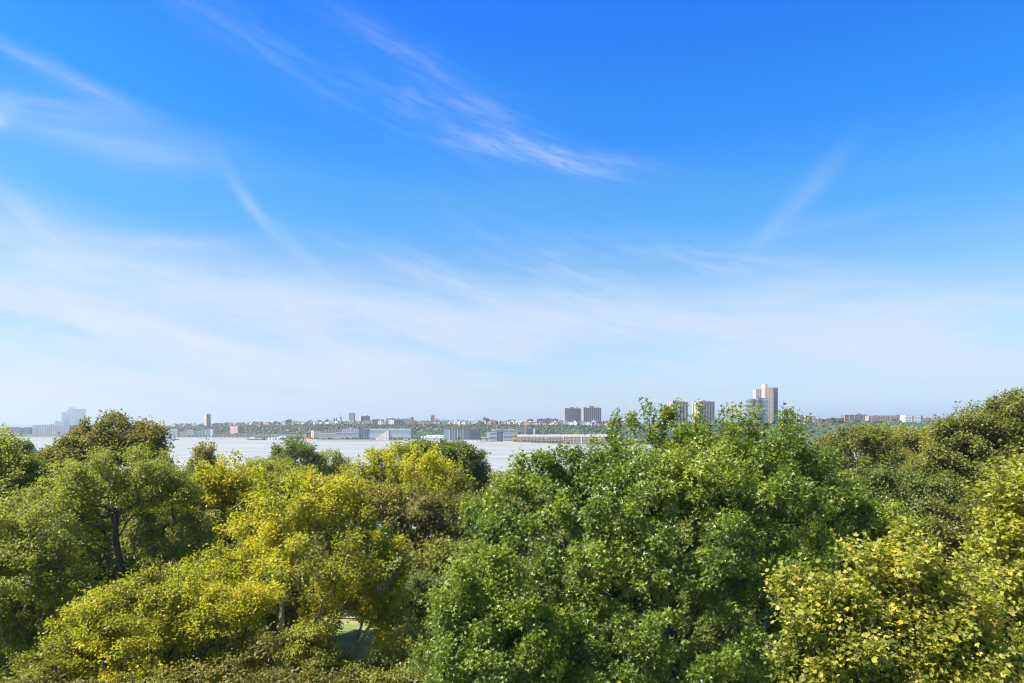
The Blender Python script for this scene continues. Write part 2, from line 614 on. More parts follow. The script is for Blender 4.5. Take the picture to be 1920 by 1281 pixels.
# haze
hz_m = bpy.data.materials.new('pale_air')
hz_m.use_nodes = True
N, L = hz_m.node_tree.nodes, hz_m.node_tree.links
N.remove(N['Principled BSDF'])
pv = N.new('ShaderNodeVolumePrincipled')
pv.inputs['Color'].default_value = (0.64, 0.73, 0.79, 1)
pv.inputs['Density'].default_value = 0.98e-4
pv.inputs['Anisotropy'].default_value = 0.25
pv.inputs['Density Attribute'].default_value = ''
pv.inputs['Color Attribute'].default_value = ''
pv.inputs['Temperature Attribute'].default_value = ''
hz_m.cycles.homogeneous_volume = True
L.new(pv.outputs[0], N['Material Output'].inputs['Volume'])
o = MB().box(-18500, 18500, -300, 20000, -6.0, 254.0).build('haze', hz_m)
attr(o, kind='stuff')
sc.cycles.volume_step_rate = 1.0

# ================================================================ trees
LEAF = {}


def leaf_shape(right):
    """mirror a right-half outline (x, y) starting and ending on the midrib; returns verts (x,y,z) and faces"""
    n = len(right)
    v = [(x, y, 0.30 * abs(x)) for x, y in right]
    for x, y in right[1:-1]:
        v.append((-x, y, 0.30 * abs(x)))
    f1 = list(range(n))
    f2 = [0] + [n + k for k in range(n - 2)] + [n - 1]
    return np.array(v), [f1, f2[::-1]]


LEAF['maple'] = leaf_shape([(0, 0), (0.42, 0.05), (0.62, 0.52), (0.26, 0.54), (0, 1.0)])
LEAF['star'] = leaf_shape([(0, 0), (0.58, 0.38), (0.15, 0.42), (0, 1.08)])
LEAF['oval'] = leaf_shape([(0, 0), (0.37, 0.48), (0, 1.0)])


def nrm(a):
    return a / np.maximum(np.linalg.norm(a, axis=-1, keepdims=True), 1e-9)


def leaf_arrays(kind, P, D, Nn, S, tone):
    """P positions, D leaf axis, Nn leaf normal, S sizes -> mesh arrays"""
    lv, lf = LEAF[kind]
    X_ = nrm(np.cross(D, Nn))
    Z_ = nrm(np.cross(X_, D))
    m = len(P)
    k = len(lv)
    vv = (P[:, None, :] + S[:, None, None] * (lv[None, :, 0:1] * X_[:, None, :] + lv[None, :, 1:2] * D[:, None, :] + lv[None, :, 2:3] * Z_[:, None, :])).reshape(-1, 3)
    fl = np.array([i for f in lf for i in f])
    loops = (fl[None, :] + (np.arange(m) * k)[:, None]).ravel()
    ln = np.array([len(f) for f in lf])
    st1 = np.concatenate([[0], np.cumsum(ln)[:-1]])
    starts = (st1[None, :] + (np.arange(m) * ln.sum())[:, None]).ravel()
    return vv, loops, starts, np.repeat(tone, k)


def tubes(A, B, ra, rb, n):
    D = nrm(B - A)
    ref = np.where(np.abs(D[:, 2:3]) < 0.9, np.array([[0, 0, 1.0]]), np.array([[1.0, 0, 0]]))
    U = nrm(np.cross(D, ref))
    W = np.cross(D, U)
    ang = 2 * pi * np.arange(n) / n
    ring = np.cos(ang)[None, :, None] * U[:, None, :] + np.sin(ang)[None, :, None] * W[:, None, :]
    E = 0.5 * np.minimum(ra, rb)
    va = (A - D * E[:, None])[:, None, :] + ring * ra[:, None, None]
    vb = (B + D * E[:, None])[:, None, :] + ring * rb[:, None, None]
    vv = np.concatenate([va, vb], 1).reshape(-1, 3)
    k = np.arange(n)
    k2 = (k + 1) % n
    q = np.stack([k, k2, n + k2, n + k], 1).ravel()
    loops = (q[None, :] + (np.arange(len(A)) * 2 * n)[:, None]).ravel()
    return vv, loops


def join(parts):
    """parts: (verts, loops, starts[, extra]) -> joined"""
    V_, L_, S_, T_ = [], [], [], []
    vo = lo = 0
    for pt in parts:
        V_.append(pt[0]); L_.append(pt[1] + vo); S_.append(pt[2] + lo)
        if len(pt) > 3: T_.append(pt[3])
        vo += len(pt[0]); lo += len(pt[1])
    return np.concatenate(V_), np.concatenate(L_), np.concatenate(S_), (np.concatenate(T_) if T_ else None)


def grow(base, tips, rg, up0=3.0, bal=0.42, seg=0.9, tiprad=0.010, sag=0.05, limbs=None, rmax=0.45):
    """joins every tip to the growing tree by the nearest, shortest route; returns edges with radii"""
    n_max = len(tips) * 6 + 400
    P = np.zeros((n_max, 3)); par = -np.ones(n_max, int); plen = np.zeros(n_max)
    P[0] = base
    n = 1
    crown_c = tips.mean(0)
    steps = 8
    tgt = np.array([crown_c[0] * 0.8 + base[0] * 0.2, crown_c[1] * 0.8 + base[1] * 0.2, tips[:, 2].min() * 0.8 + crown_c[2] * 0.2])
    sway = rg.normal(0, 0.5, 3) * np.array([1, 1, 0])
    for k in range(1, steps + 1):
        f = k / steps
        P[n] = base * (1 - f) + tgt * f + (rg.normal(0, 0.10, 3) + sway * sin(f * 5.0)) * (k < steps)
        par[n] = n - 1; plen[n] = plen[n - 1] + np.linalg.norm(P[n] - P[n - 1]); n += 1
    order = np.argsort(np.linalg.norm(tips - tgt, axis=1))
    if limbs is not None:
        tips_all = list(limbs) + [tips[i] for i in order]
    else:
        tips_all = [tips[i] for i in order]
    tip_id = []
    nl = 0 if limbs is None else len(limbs)
    for j, t in enumerate(tips_all):
        lo = 3 if up0 else 0
        d = np.linalg.norm(P[lo:n] - t, axis=1)
        # prefer attachments that do not come from above
        pen = np.clip(P[lo:n, 2] - t[2], 0, None) * 0.9
        i = int(np.argmin(d + bal * plen[lo:n] + pen)) + lo
        a = P[i].copy()
        dd = np.linalg.norm(t - a)
        m = max(1, int(round(dd / seg)))
        prev = i
        side = rg.normal(0, 1, 3)
        dirp = nrm((t - a)[None])[0]
        side -= side.dot(dirp) * dirp
        side = nrm(side[None])[0] * dd * rg.uniform(0.02, 0.13)
        for k in range(1, m + 1):
            f = k / m
            c = a + (t - a) * f + side * sin(pi * f) + np.array([0, 0, -sag * dd * sin(pi * f)])
            if k < m: c = c + rg.normal(0, 0.035 * seg, 3)
            P[n] = c; par[n] = prev; plen[n] = plen[prev] + np.linalg.norm(c - P[prev]); prev = n; n += 1
            if n >= n_max - 2: break
        if j >= nl:
            tip_id.append(prev)
        if n >= n_max - 2: break
    P, par = P[:n], par[:n]
    w = np.zeros(n)
    w[tip_id] = 1
    ex = 2.25
    acc = np.zeros(n)
    acc[tip_id] = tiprad ** ex
    for i in range(n - 1, 0, -1):
        if acc[i] == 0: acc[i] = tiprad ** ex
        acc[par[i]] += acc[i]
    r = np.minimum(acc ** (1 / ex), rmax * (1 + 0.0 * acc))
    return P, par, r, np.array(tip_id)


LEAF_OBJECTS = []


SPREAD = 0.85
GROW = 1.14


def make_tree(name, label, cat, base_px, d, masses, leafkind, lm, bark, n_tips, per_tip, size, seed, spread=0.42, fwd=None,
              group=None, tone=(0.0, 1.0), lobe=0.30, rust=0.0, upright=0.35, core=0.12, gz=None, hang=0.35, single=0, back=0.75, patch=0.35, flat=1.0, cull=None):
    """masses: (px, py, rx_px, ry_px[, dY]) rounded parts of the crown, given where they stand"""
    rg = np.random.default_rng(seed)
    if leafkind == 'oval': spread = spread * SPREAD
    bx_ = (base_px - 960) * d / F
    bz = float(ground_z(np.array(bx_), np.array(d))) if gz is None else gz
    base = np.array([bx_, d, bz - 0.3])
    M = []
    for ms in masses:
        dy = ms[4] if len(ms) > 4 else 0.0
        Yd = d + dy
        c = at(ms[0], ms[1], Yd)
        k = Yd / F
        rx, rz = ms[2] * k, ms[3] * k
        ry = ms[5] * k if len(ms) > 5 else min(rx, rz * 1.5)
        M.append((c, np.array([rx, ry, rz]) * (GROW if d > 35 else 1.0)))
    # lobes over the surface of the masses
    LC, LR = [], []
    for c, r in M:
        rl = lobe * (r[0] * r[1] * r[2]) ** (1 / 3)
        rl = np.clip(rl, 0.75, 2.6)
        n = int(np.clip(9 * (np.mean(r) / rl) ** 2 * 0.26, 6, 90))
        for k in range(n):
            z = 1 - 2 * (k + 0.5) / n
            a = k * 2.39996 + rg.uniform(-0.3, 0.3)
            u = np.array([math.sqrt(1 - z * z) * cos(a), math.sqrt(1 - z * z) * sin(a), z])
            if u[2] < -0.75 and rg.random() < 0.7: continue
            if u[1] > 0.5 and rg.random() > back: continue
            rr_ = rl * rg.uniform(0.5, 1.45)
            if d < 90 and rg.random() < 0.06: continue
            pos = c + u * np.maximum(r - rr_ * 0.85, 0.15 * r) * rg.uniform(0.86, 1.12)
            LC.append(pos); LR.append(rr_)
        nc = int(n * core)
        for k in range(nc):
            u = nrm(rg.normal(0, 1, (1, 3)))[0] * rg.random() ** 0.33 * 0.55
            LC.append(c + u * r); LR.append(rl)
    LC, LR = np.array(LC), np.array(LR)
    keep = np.ones(len(LC), bool)
    for i, (pnt, rl) in enumerate(zip(LC, LR)):
        for c, r in M:
            if np.sum(((pnt - c) / np.maximum(r - rl, 0.3 * r)) ** 2) < 0.42 and rg.random() < 0.72:
                keep[i] = False
                break
    LC, LR = LC[keep], LR[keep]
    cc = np.mean([c for c, r in M], 0)
    # tips in each lobe
    wgt = LR ** 2
    cnt = np.maximum(3, np.round(n_tips * wgt / wgt.sum()).astype(int))
    T, TO, TL = [], [], []
    for i in range(len(LC)):
        n = cnt[i]
        lsh = rg.uniform(0.75, 1.3, 3)
        nsub = max(2, n // 5)
        us = nrm(rg.normal(0, 1, (nsub, 3)) + np.array([0, 0, 0.35]))
        u = nrm(us[rg.integers(0, nsub, n)] + rg.normal(0, 0.26, (n, 3)))
        rad = LR[i] * rg.uniform(0.45, 1.0, (n, 1)) ** 0.6
        rad = rad * np.where(rg.random((n, 1)) < 0.09, rg.uniform(1.15, 1.5, (n, 1)), 1.0)
        t = LC[i] + u * rad * (np.array([1, 1, 0.85 * flat]) * lsh)
        T.append(t)
        TO.append(u)
        TL.append(np.full(n, i))
    T, TO, TL = np.concatenate(T), np.concatenate(TO), np.concatenate(TL)
    ok = T[:, 2] > bz + 1.5
    if cull is not None:
        u_ = 960 + T[:, 0] / T[:, 1] * F
        v_ = HZ + (EYE - T[:, 2]) / T[:, 1] * F
        for (cx, cy, rx, ry) in cull:
            ok &= ((u_ - cx) / rx) ** 2 + ((v_ - cy) / ry) ** 2 > rg.uniform(0.55, 1.1, len(T))
    T, TO, TL = T[ok], TO[ok], TL[ok]
    limbs = [c * 0.75 + cc * 0.25 - np.array([0, 0, r[2] * 0.35]) for c, r in M]
    P, par, rad, tips = grow(base, T, rg, limbs=limbs if len(M) > 1 else None, seg=max(0.7, 0.018 * d))
    idx = np.arange(1, len(P))
    A, B = P[par[idx]], P[idx]
    rb = rad[idx]
    ra = np.minimum(rad[par[idx]], rb * 1.25 + 0.004)
    pieces = []
    for lo, hi, ns in ((0.0165 if d > 45 else (0.0125 if d > 30 else 0), 0.022, 3), (0.022, 0.07, 4), (0.07, 9, 8)):
        s_ = (rb >= lo) & (rb < hi)
        if s_.sum():
            vv, ll = tubes(A[s_], B[s_], ra[s_], rb[s_], ns)
            pieces.append((vv, ll, np.arange(len(ll) // 4) * 4))
    vv, ll, ss, _ = join(pieces)
    root = empty(name, tuple(base))
    attr(root, label, cat, group)
    me = mesh_np('trunk', vv - base, ll, ss, BK[bark], smooth=True)
    link(bpy.data.objects.new('trunk', me), root)
    # leaves round each twig end
    tp = P[tips]
    td = nrm(tp - P[par[tips]])
    nt_ = len(tp)
    m = nt_ * per_tip
    ti = np.repeat(np.arange(nt_), per_tip)
    lobec = LC[TL[:nt_]] if len(TL) >= nt_ else None
    # tips come out in the order they were joined
    order = np.argsort(np.linalg.norm(T - (np.array([cc[0] * 0.8 + base[0] * 0.2, cc[1] * 0.8 + base[1] * 0.2, 0])), axis=1))
    out = nrm(tp - cc)
    tip_sc = rg.uniform(0.65, 1.35, nt_)
    axis = nrm(td * 0.5 + out * 0.5 + np.array([0, 0, upright]))
    along = rg.uniform(-1.5, 0.55, m)[:, None]
    Pp = tp[ti] + axis[ti] * along * spread * 0.9 + rg.normal(0, 0.42, (m, 3)) * spread * tip_sc[ti][:, None] * np.array([1, 1, 0.72])
    away = nrm(Pp - (tp[ti] - axis[ti] * spread * 0.6))
    D_ = nrm(away * 0.75 + rg.normal(0, 0.45, (m, 3)) + np.array([0, 0, -hang]))
    Nn = nrm(np.array([0, 0, 0.75]) + out[ti] * 0.45 + rg.normal(0, 0.52, (m, 3)))
    S = size * rg.uniform(0.62, 1.22, m)
    tipt = rg.normal(0, 0.16, nt_)
    lobt = patch * np.sin(tp[:, 0] * 0.55 + seed) * np.cos(tp[:, 2] * 0.6 + seed * 1.7) * 0.5
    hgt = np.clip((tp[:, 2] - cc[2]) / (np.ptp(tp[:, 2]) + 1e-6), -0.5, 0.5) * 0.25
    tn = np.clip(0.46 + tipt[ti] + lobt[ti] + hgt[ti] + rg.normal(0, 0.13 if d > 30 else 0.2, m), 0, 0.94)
    fl = rg.random(m)
    tn = np.where(fl < 0.012, 1.0, tn)
    tn = tone[0] + (tone[1] - tone[0]) * tn
    u_ = 960 + Pp[:, 0] / Pp[:, 1] * F
    v_ = HZ + (EYE - Pp[:, 2]) / Pp[:, 1] * F
    kp = (Pp[:, 2] > bz + 0.8) & (v_ < 1281 + 170) & (u_ > -190) & (u_ < 2110)      # nothing far outside the view
    if cull is not None:
        for (cx, cy, rx, ry) in cull:
            kp &= ((u_ - cx) / rx) ** 2 + ((v_ - cy) / ry) ** 2 > rg.uniform(0.6, 1.15, m)
    pick = np.array([], int)
    if single:
        lv = LM[lm]
        inside = (u_ > 5) & (u_ < 1915) & (v_ > 5) & (v_ < 1275) & kp
        dist = np.where(inside, np.linalg.norm(Pp - np.array([0, 0, EYE]), axis=1), 1e9)
        near = np.argsort(dist)[:single * 6]
        pick = rg.permutation(near)[:single]
        kp[pick] = False
    vv, ll, ss, tt = leaf_arrays(leafkind, Pp[kp], D_[kp], Nn[kp], S[kp], tn[kp])
    me = mesh_np('crown', vv - base, ll, ss, LM[lm], {'tone': tt})
    co = link(bpy.data.objects.new('crown', me), root)
    if single: co['kind'] = 'stuff'
    if len(pick):
        protos = []
        lvv, lff = LEAF[leafkind]
        for tv in (0.25, 0.45, 0.62, 0.8, 0.97):
            lo = [i for f in lff for i in f]
            st = np.concatenate([[0], np.cumsum([len(f) for f in lff])[:-1]])
            protos.append(mesh_np('leaf', lvv, lo, st, LM[lm], {'tone': np.full(len(lvv), tv)}))
        import mathutils
        for i in pick:
            X_ = nrm(np.cross(D_[i], Nn[i])[None])[0]
            Z_ = nrm(np.cross(X_, D_[i])[None])[0]
            k = int(rg.choice(5, p=[0.24, 0.28, 0.26, 0.19, 0.03]))
            lo_ = bpy.data.objects.new('leaf', protos[k])
            col.objects.link(lo_)
            lo_.parent = root
            s = S[i]
            pp = Pp[i] - base
            lo_.matrix_local = mathutils.Matrix(((X_[0] * s, D_[i][0] * s, Z_[0] * s, pp[0]), (X_[1] * s, D_[i][1] * s, Z_[1] * s, pp[1]),
                                                 (X_[2] * s, D_[i][2] * s, Z_[2] * s, pp[2]), (0, 0, 0, 1)))
    return root


#@@TREES@@
# ---- nearest trees
GAP = [(668, 1190, 38, 26)]      # opening between the crowns where the sunny lawn shows

make_tree('plane_tree', 'pale yellow green plane tree with large lobed leaves, some orange, in the lower right corner', 'tree',
          1700, 17, [(1655, 1075, 105, 98), (1555, 1135, 72, 52), (1760, 1120, 90, 80), (1600, 1200, 110, 90), (1540, 1262, 80, 70), (1720, 1240, 130, 90),
                     (1850, 1200, 90, 80), (1690, 1160, 120, 110, 1.2), (1830, 1290, 100, 80), (1600, 1320, 110, 70), (1500, 1118, 30, 18)],
          'maple', 'plane_near', 'pale', 1150, 40, 0.115, 101, spread=0.36, lobe=0.28, core=0.3, single=300, back=0.55, hang=0.25, upright=0.5)
make_tree('plane_tree', 'tall pale yellow green plane tree cut off by the right edge of the view', 'tree',
          1960, 23, [(1925, 895, 50, 62), (1890, 930, 50, 60), (1870, 1010, 70, 70), (1935, 1040, 90, 120), (1850, 1090, 60, 60), (1900, 1160, 100, 90), (1840, 1180, 70, 70, 1.5),
                     (1990, 960, 80, 100), (1960, 1260, 120, 90)],
          'maple', 'plane_near', 'pale', 950, 40, 0.128, 102, spread=0.40, lobe=0.28, core=0.25, single=300, back=0.6, hang=0.25, upright=0.5, tone=(0, 0.93))
make_tree('sweetgum_tree', 'huge dark glossy green sweetgum tree with star leaves filling the middle right', 'tree',
          1255, 38, [(1193, 852, 60, 82), (1268, 850, 56, 82), (1345, 862, 64, 82), (1432, 846, 66, 80), (1500, 868, 54, 78), (1308, 862, 50, 72, 1.5), (1388, 866, 54, 76, 1.5), (1130, 902, 66, 72), (1235, 900, 70, 60, -1), (1165, 890, 56, 62, 1.5), (1080, 930, 60, 50, 1), (1385, 900, 80, 70, -1), (1305, 905, 60, 60, -1.5), (1042, 892, 50, 62),
                     (985, 925, 40, 66), (1075, 900, 40, 60), (1560, 930, 66, 70), (1602, 1000, 56, 90), (925, 990, 62, 64), (1000, 1010, 110, 110, -1.5),
                     (1130, 1010, 130, 120, -3), (1280, 1000, 150, 150, -3.5), (1430, 1020, 130, 140, -2.5), (1530, 1090, 90, 100, -1), (1060, 1150, 150, 110, -3),
                     (1230, 1180, 150, 110, -4), (1420, 1190, 130, 100, -2), (1480, 930, 90, 80), (1240, 960, 200, 130, 2), (1350, 1280, 150, 60, -1.5), (1150, 1290, 130, 70, -3)],
          'star', 'gum', 'dark', 4000, 44, 0.215, 103, spread=0.44, lobe=0.30, core=0.05, back=0.35, upright=0.8, patch=0.35,
          cull=[(1285, 1000, 20, 26), (1340, 1185, 50, 22), (1052, 1012, 20, 24), (1150, 1110, 24, 14)])
make_tree('sweetgum_tree', 'light glossy sweetgum tree low in the middle, in front of the huge dark sweetgum', 'tree',
          905, 31, [(905, 1075, 75, 62), (860, 1150, 72, 66), (960, 1150, 85, 80), (905, 1220, 95, 70), (830, 1240, 70, 60), (1010, 1230, 80, 70), (900, 1300, 120, 50), (1060, 1290, 80, 40)],
          'star', 'gum', 'dark', 950, 48, 0.170, 104, spread=0.42, lobe=0.34, back=0.5, upright=0.6, tone=(0.25, 0.96))
# ---- yellow planes, left half
make_tree('plane_tree', 'broad bright yellow plane tree with light forked limbs left of the dark sweetgum', 'tree',
          530, 47, [(560, 945, 85, 55), (640, 960, 70, 60), (520, 1000, 75, 60), (690, 1040, 66, 62), (600, 1050, 110, 90, -2), (480, 1090, 90, 75), (720, 1100, 52, 60),
                    (430, 1140, 80, 62), (560, 1160, 90, 55, -1), (700, 1120, 60, 50, 1), (360, 1120, 55, 45), (735, 1180, 40, 45), (500, 1240, 110, 55), (610, 1262, 80, 32), (400, 1080, 60, 45, 1), (440, 1050, 50, 36, 1)],
          'oval', 'plane', 'pale', 2500, 37, 0.205, 105, spread=0.55, lobe=0.32, back=0.5, upright=0.5, patch=0.6, cull=GAP + [(525, 1165, 30, 34), (600, 1010, 22, 18)])
make_tree('plane_tree', 'yellow green plane tree with bare pale limbs beside the dark forked trunk', 'tree',
          430, 56, [(432, 888, 48, 36), (470, 925, 42, 38), (395, 920, 44, 36), (350, 945, 30, 26), (460, 975, 50, 34), (415, 955, 36, 26), (300, 900, 40, 34), (500, 915, 26, 24)],
          'oval', 'plane', 'pale', 700, 34, 0.24, 106, spread=0.60, lobe=0.36, back=0.5, upright=0.5, cull=[(400, 968, 26, 24), (450, 955, 18, 14)])
make_tree('plane_tree', 'low yellow plane tree with orange flecks, nearest at bottom left', 'tree',
          300, 37, [(330, 1105, 70, 45), (250, 1125, 75, 45), (180, 1165, 70, 45), (400, 1150, 60, 50), (290, 1180, 120, 60, -1), (140, 1210, 50, 34), (220, 1240, 110, 55), (370, 1245, 110, 55), (460, 1230, 70, 50, 1), (110, 1262, 70, 36), (480, 1130, 50, 40, 1)],
          'oval', 'plane', 'dark', 1600, 42, 0.16, 107, spread=0.45, lobe=0.34, back=0.5, upright=0.45, tone=(0.0, 1.0), cull=GAP, patch=0.6)
make_tree('plane_tree', 'large golden yellow plane tree with a rounded top against the river, centre', 'tree',
          765, 78, [(742, 870, 42, 36), (700, 885, 42, 38), (785, 878, 50, 36), (838, 900, 46, 36), (865, 925, 30, 30), (660, 915, 40, 36), (760, 925, 100, 50), (630, 935, 30, 24)],
          'oval', 'plane', 'grey', 1000, 34, 0.29, 108, spread=0.80, lobe=0.34, back=0.5, upright=0.5, tone=(0.1, 0.97), patch=0.6)
make_tree('elm_tree', 'brownish green tree with dark spreading limbs below the golden plane tree', 'tree',
          770, 64, [(700, 945, 50, 40), (765, 955, 62, 50), (830, 960, 50, 44), (720, 1000, 60, 45), (800, 1010, 62, 42), (760, 1050, 56, 34), (850, 1010, 36, 36)],
          'oval', 'brown', 'dark', 950, 32, 0.25, 109, spread=0.72, lobe=0.30, back=0.5, upright=0.15, hang=0.6, flat=0.6, cull=[(745, 1058, 34, 14), (710, 975, 12, 18)])
# ---- feathery greens on the left
make_tree('locust_tree', 'tall feathery light green locust tree with a forked dark trunk, left of centre', 'tree',
          236, 50, [(235, 872, 78, 42), (160, 900, 62, 46), (310, 905, 56, 46), (225, 925, 120, 50, 1), (130, 955, 50, 40), (345, 925, 36, 32), (150, 1010, 60, 44, 1.5), (330, 1000, 70, 50, 2.5), (240, 960, 60, 40, 3), (330, 1055, 60, 40, 1), (140, 1070, 60, 40, 1)],
          'oval', 'locust', 'dark', 1900, 32, 0.17, 110, spread=0.60, lobe=0.30, back=0.6, upright=0.1, hang=0.7, flat=0.7, tone=(0, 0.82), cull=[(234, 1005, 26, 56), (200, 950, 16, 24)])
make_tree('locust_tree', 'feathery green locust tree filling the lower left edge', 'tree',
          60, 42, [(60, 960, 66, 46), (10, 1000, 60, 60), (90, 1020, 66, 52), (30, 1080, 90, 66, -1), (120, 1100, 60, 50), (10, 1170, 80, 60), (90, 1190, 62, 50), (40, 1255, 110, 50), (-40, 1080, 90, 120)],
          'oval', 'locust', 'grey', 1900, 34, 0.17, 111, spread=0.55, lobe=0.30, back=0.5, upright=0.1, hang=0.7, flat=0.7, tone=(0, 0.92))
make_tree('locust_tree', 'small light green tree low beside the sunny lawn gap', 'tree',
          600, 42, [(585, 1180, 40, 22), (560, 1215, 60, 24), (610, 1225, 30, 16)],
          'oval', 'locust', 'dark', 260, 34, 0.17, 112, spread=0.5, lobe=0.4, upright=0.05, hang=0.7, flat=0.5, cull=GAP, tone=(0.1, 1))
make_tree('oak_tree', 'dense bronze green domed oak behind the feathery locust, top left', 'tree',
          215, 82, [(225, 822, 62, 38), (165, 838, 48, 32), (275, 835, 36, 36), (120, 862, 44, 28), (200, 860, 90, 40), (295, 865, 22, 24), (80, 872, 24, 16)],
          'oval', 'brown', 'dark', 1300, 36, 0.30, 113, spread=0.80, lobe=0.34, back=0.5, upright=0.3, tone=(0, 0.95))
make_tree('maple_tree', 'fresh green tree at the far left edge beside the river', 'tree',
          -5, 62, [(5, 848, 36, 38), (40, 875, 32, 26), (-30, 870, 40, 50), (10, 895, 60, 36)],
          'oval', 'locust', 'dark', 480, 34, 0.26, 114, spread=0.66, lobe=0.36, tone=(0.05, 0.95))
make_tree('pine_tree', 'small dark tree with a spiky top standing before the river, far left', 'tree',
          47, 118, [(47, 842, 14, 20), (40, 862, 22, 18), (58, 858, 14, 16)],
          'oval', 'dark', 'dark', 170, 28, 0.34, 115, spread=0.8, lobe=0.4, gz=14.0)
make_tree('linden_tree', 'yellowish green tree at the foot of the bronze domed oak, left', 'tree',
          92, 92, [(95, 866, 26, 22), (78, 880, 26, 20), (115, 885, 30, 24)],
          'oval', 'olive', 'dark', 300, 30, 0.30, 116, spread=0.8, lobe=0.38, tone=(0.3, 1.0))
# ---- middle distance, in front of the water
make_tree('oak_tree', 'small bronze tree in two tufts standing alone against the water', 'tree',
          384, 122, [(384, 841, 17, 11), (378, 865, 24, 16), (398, 872, 20, 16), (384, 882, 30, 18)],
          'oval', 'brown', 'dark', 260, 30, 0.34, 117, spread=0.8, lobe=0.4, gz=13.0)
make_tree('maple_tree', 'round dark green tree standing against the water left of the golden plane', 'tree',
          548, 140, [(548, 852, 40, 30), (520, 868, 30, 24), (578, 866, 32, 28), (545, 880, 56, 26)],
          'oval', 'dark', 'dark', 620, 34, 0.36, 118, spread=1.1, lobe=0.42, gz=10.0, tone=(0.1, 1.0))
make_tree('willow_tree', 'loose grey green tree against the water beside the round dark green tree', 'tree',
          620, 150, [(618, 870, 30, 24), (642, 882, 22, 18), (600, 885, 26, 18)],
          'oval', 'locust', 'grey', 330, 26, 0.36, 119, spread=1.0, lobe=0.36, gz=9.0, tone=(0, 0.7))
make_tree('locust_tree', 'light green tree just below the round dark green tree by the water', 'tree',
          515, 105, [(480, 878, 30, 20), (525, 885, 44, 24), (565, 892, 30, 20), (500, 898, 60, 20)],
          'oval', 'locust', 'dark', 520, 30, 0.30, 120, spread=0.85, lobe=0.34, gz=16.0, flat=0.7, tone=(0.1, 1.0))
make_tree('oak_tree', 'dark green flat topped tree behind the golden plane tree', 'tree',
          835, 98, [(812, 842, 52, 20), (858, 852, 40, 26), (890, 880, 20, 26), (780, 848, 34, 20), (850, 880, 60, 34), (900, 905, 24, 26)],
          'oval', 'dark', 'dark', 800, 32, 0.32, 121, spread=0.85, lobe=0.32, gz=18.0, flat=0.6, tone=(0.15, 1.0))
make_tree('locust_tree', 'low light green tree between the golden plane and the dark sweetgum', 'tree',
          935, 105, [(930, 906, 26, 20), (955, 905, 22, 24), (915, 925, 30, 20), (945, 930, 40, 26)],
          'oval', 'locust', 'dark', 380, 28, 0.30, 122, spread=0.85, lobe=0.36, gz=16.0)
# ---- right side behind the sweetgum
make_tree('elm_tree', 'olive green spreading elm just right of the dark sweetgum', 'tree',
          1610, 88, [(1600, 826, 52, 28), (1560, 850, 42, 32), (1640, 832, 42, 34), (1610, 870, 80, 40), (1650, 885, 46, 46)],
          'oval', 'olive', 'dark', 1000, 32, 0.27, 123, spread=0.80, lobe=0.32, flat=0.75, tone=(0, 0.62), back=0.6)
make_tree('linden_tree', 'pale yellow green tree below the white building on the cliff', 'tree',
          1705, 102, [(1680, 822, 38, 22), (1720, 824, 40, 22), (1760, 836, 30, 22), (1700, 855, 72, 36), (1650, 830, 20, 16)],
          'oval', 'olive', 'grey', 900, 30, 0.30, 124, spread=0.85, lobe=0.34, gz=19.5, tone=(0.45, 1.0))
make_tree('oak_tree', 'tall green tree with ragged top rising above the cliff at the far right', 'tree',
          1850, 62, [(1895, 772, 40, 38), (1840, 790, 50, 36), (1785, 815, 30, 34), (1872, 830, 60, 48), (1815, 850, 62, 50), (1760, 800, 16, 16), (1750, 880, 50, 46), (1900, 880, 52, 52),
                     (1940, 800, 50, 60), (1835, 900, 70, 50)],
          'oval', 'olive', 'grey', 2000, 33, 0.23, 125, spread=0.64, lobe=0.30, back=0.5, tone=(0.0, 0.6), patch=0.5)
make_tree('elm_tree', 'dark green drooping tree in the hollow right of the sweetgum', 'tree',
          1735, 56, [(1690, 925, 52, 38), (1750, 930, 50, 42), (1800, 960, 42, 44), (1740, 985, 76, 40), (1660, 960, 40, 40), (1810, 1020, 36, 40), (1640, 900, 30, 30)],
          'oval', 'dark', 'dark', 1250, 33, 0.21, 126, spread=0.62, lobe=0.30, flat=0.6, hang=0.7, tone=(0.1, 1.0))
make_tree('maple_tree', 'young maple with a fresh green top behind the lower right plane tree', 'tree',
          1655, 38, [(1655, 975, 46, 38), (1615, 1000, 34, 30), (1690, 1000, 34, 30), (1650, 1030, 66, 36)],
          'star', 'gum', 'dark', 420, 30, 0.150, 127, spread=0.42, lobe=0.36, tone=(0.35, 1.0))
# ---- trees deeper in the park, closing the view between the crowns
make_tree('oak_tree', 'shaded dark green tree under the yellow plane trees, beside the lawn', 'tree',
          600, 70, [(560, 1130, 50, 34), (600, 1120, 40, 26), (540, 1160, 34, 40)],
          'oval', 'dark', 'dark', 500, 30, 0.22, 128, spread=0.7, lobe=0.34, cull=GAP)
make_tree('locust_tree', 'light green tree seen between the forked locust and the bright yellow plane', 'tree',
          400, 72, [(300, 985, 60, 40), (380, 1000, 50, 40), (450, 1020, 50, 40), (350, 1040, 70, 40), (200, 1030, 60, 40)],
          'oval', 'locust', 'dark', 700, 30, 0.24, 129, spread=0.75, lobe=0.34, tone=(0.1, 1.0))
make_tree('locust_tree', 'mid green tree behind the feathery locusts at the left', 'tree',
          90, 74, [(60, 915, 60, 34), (110, 935, 50, 34), (10, 930, 50, 34), (60, 960, 80, 40)],
          'oval', 'locust', 'dark', 700, 30, 0.24, 130, spread=0.75, lobe=0.34, tone=(0, 0.8))
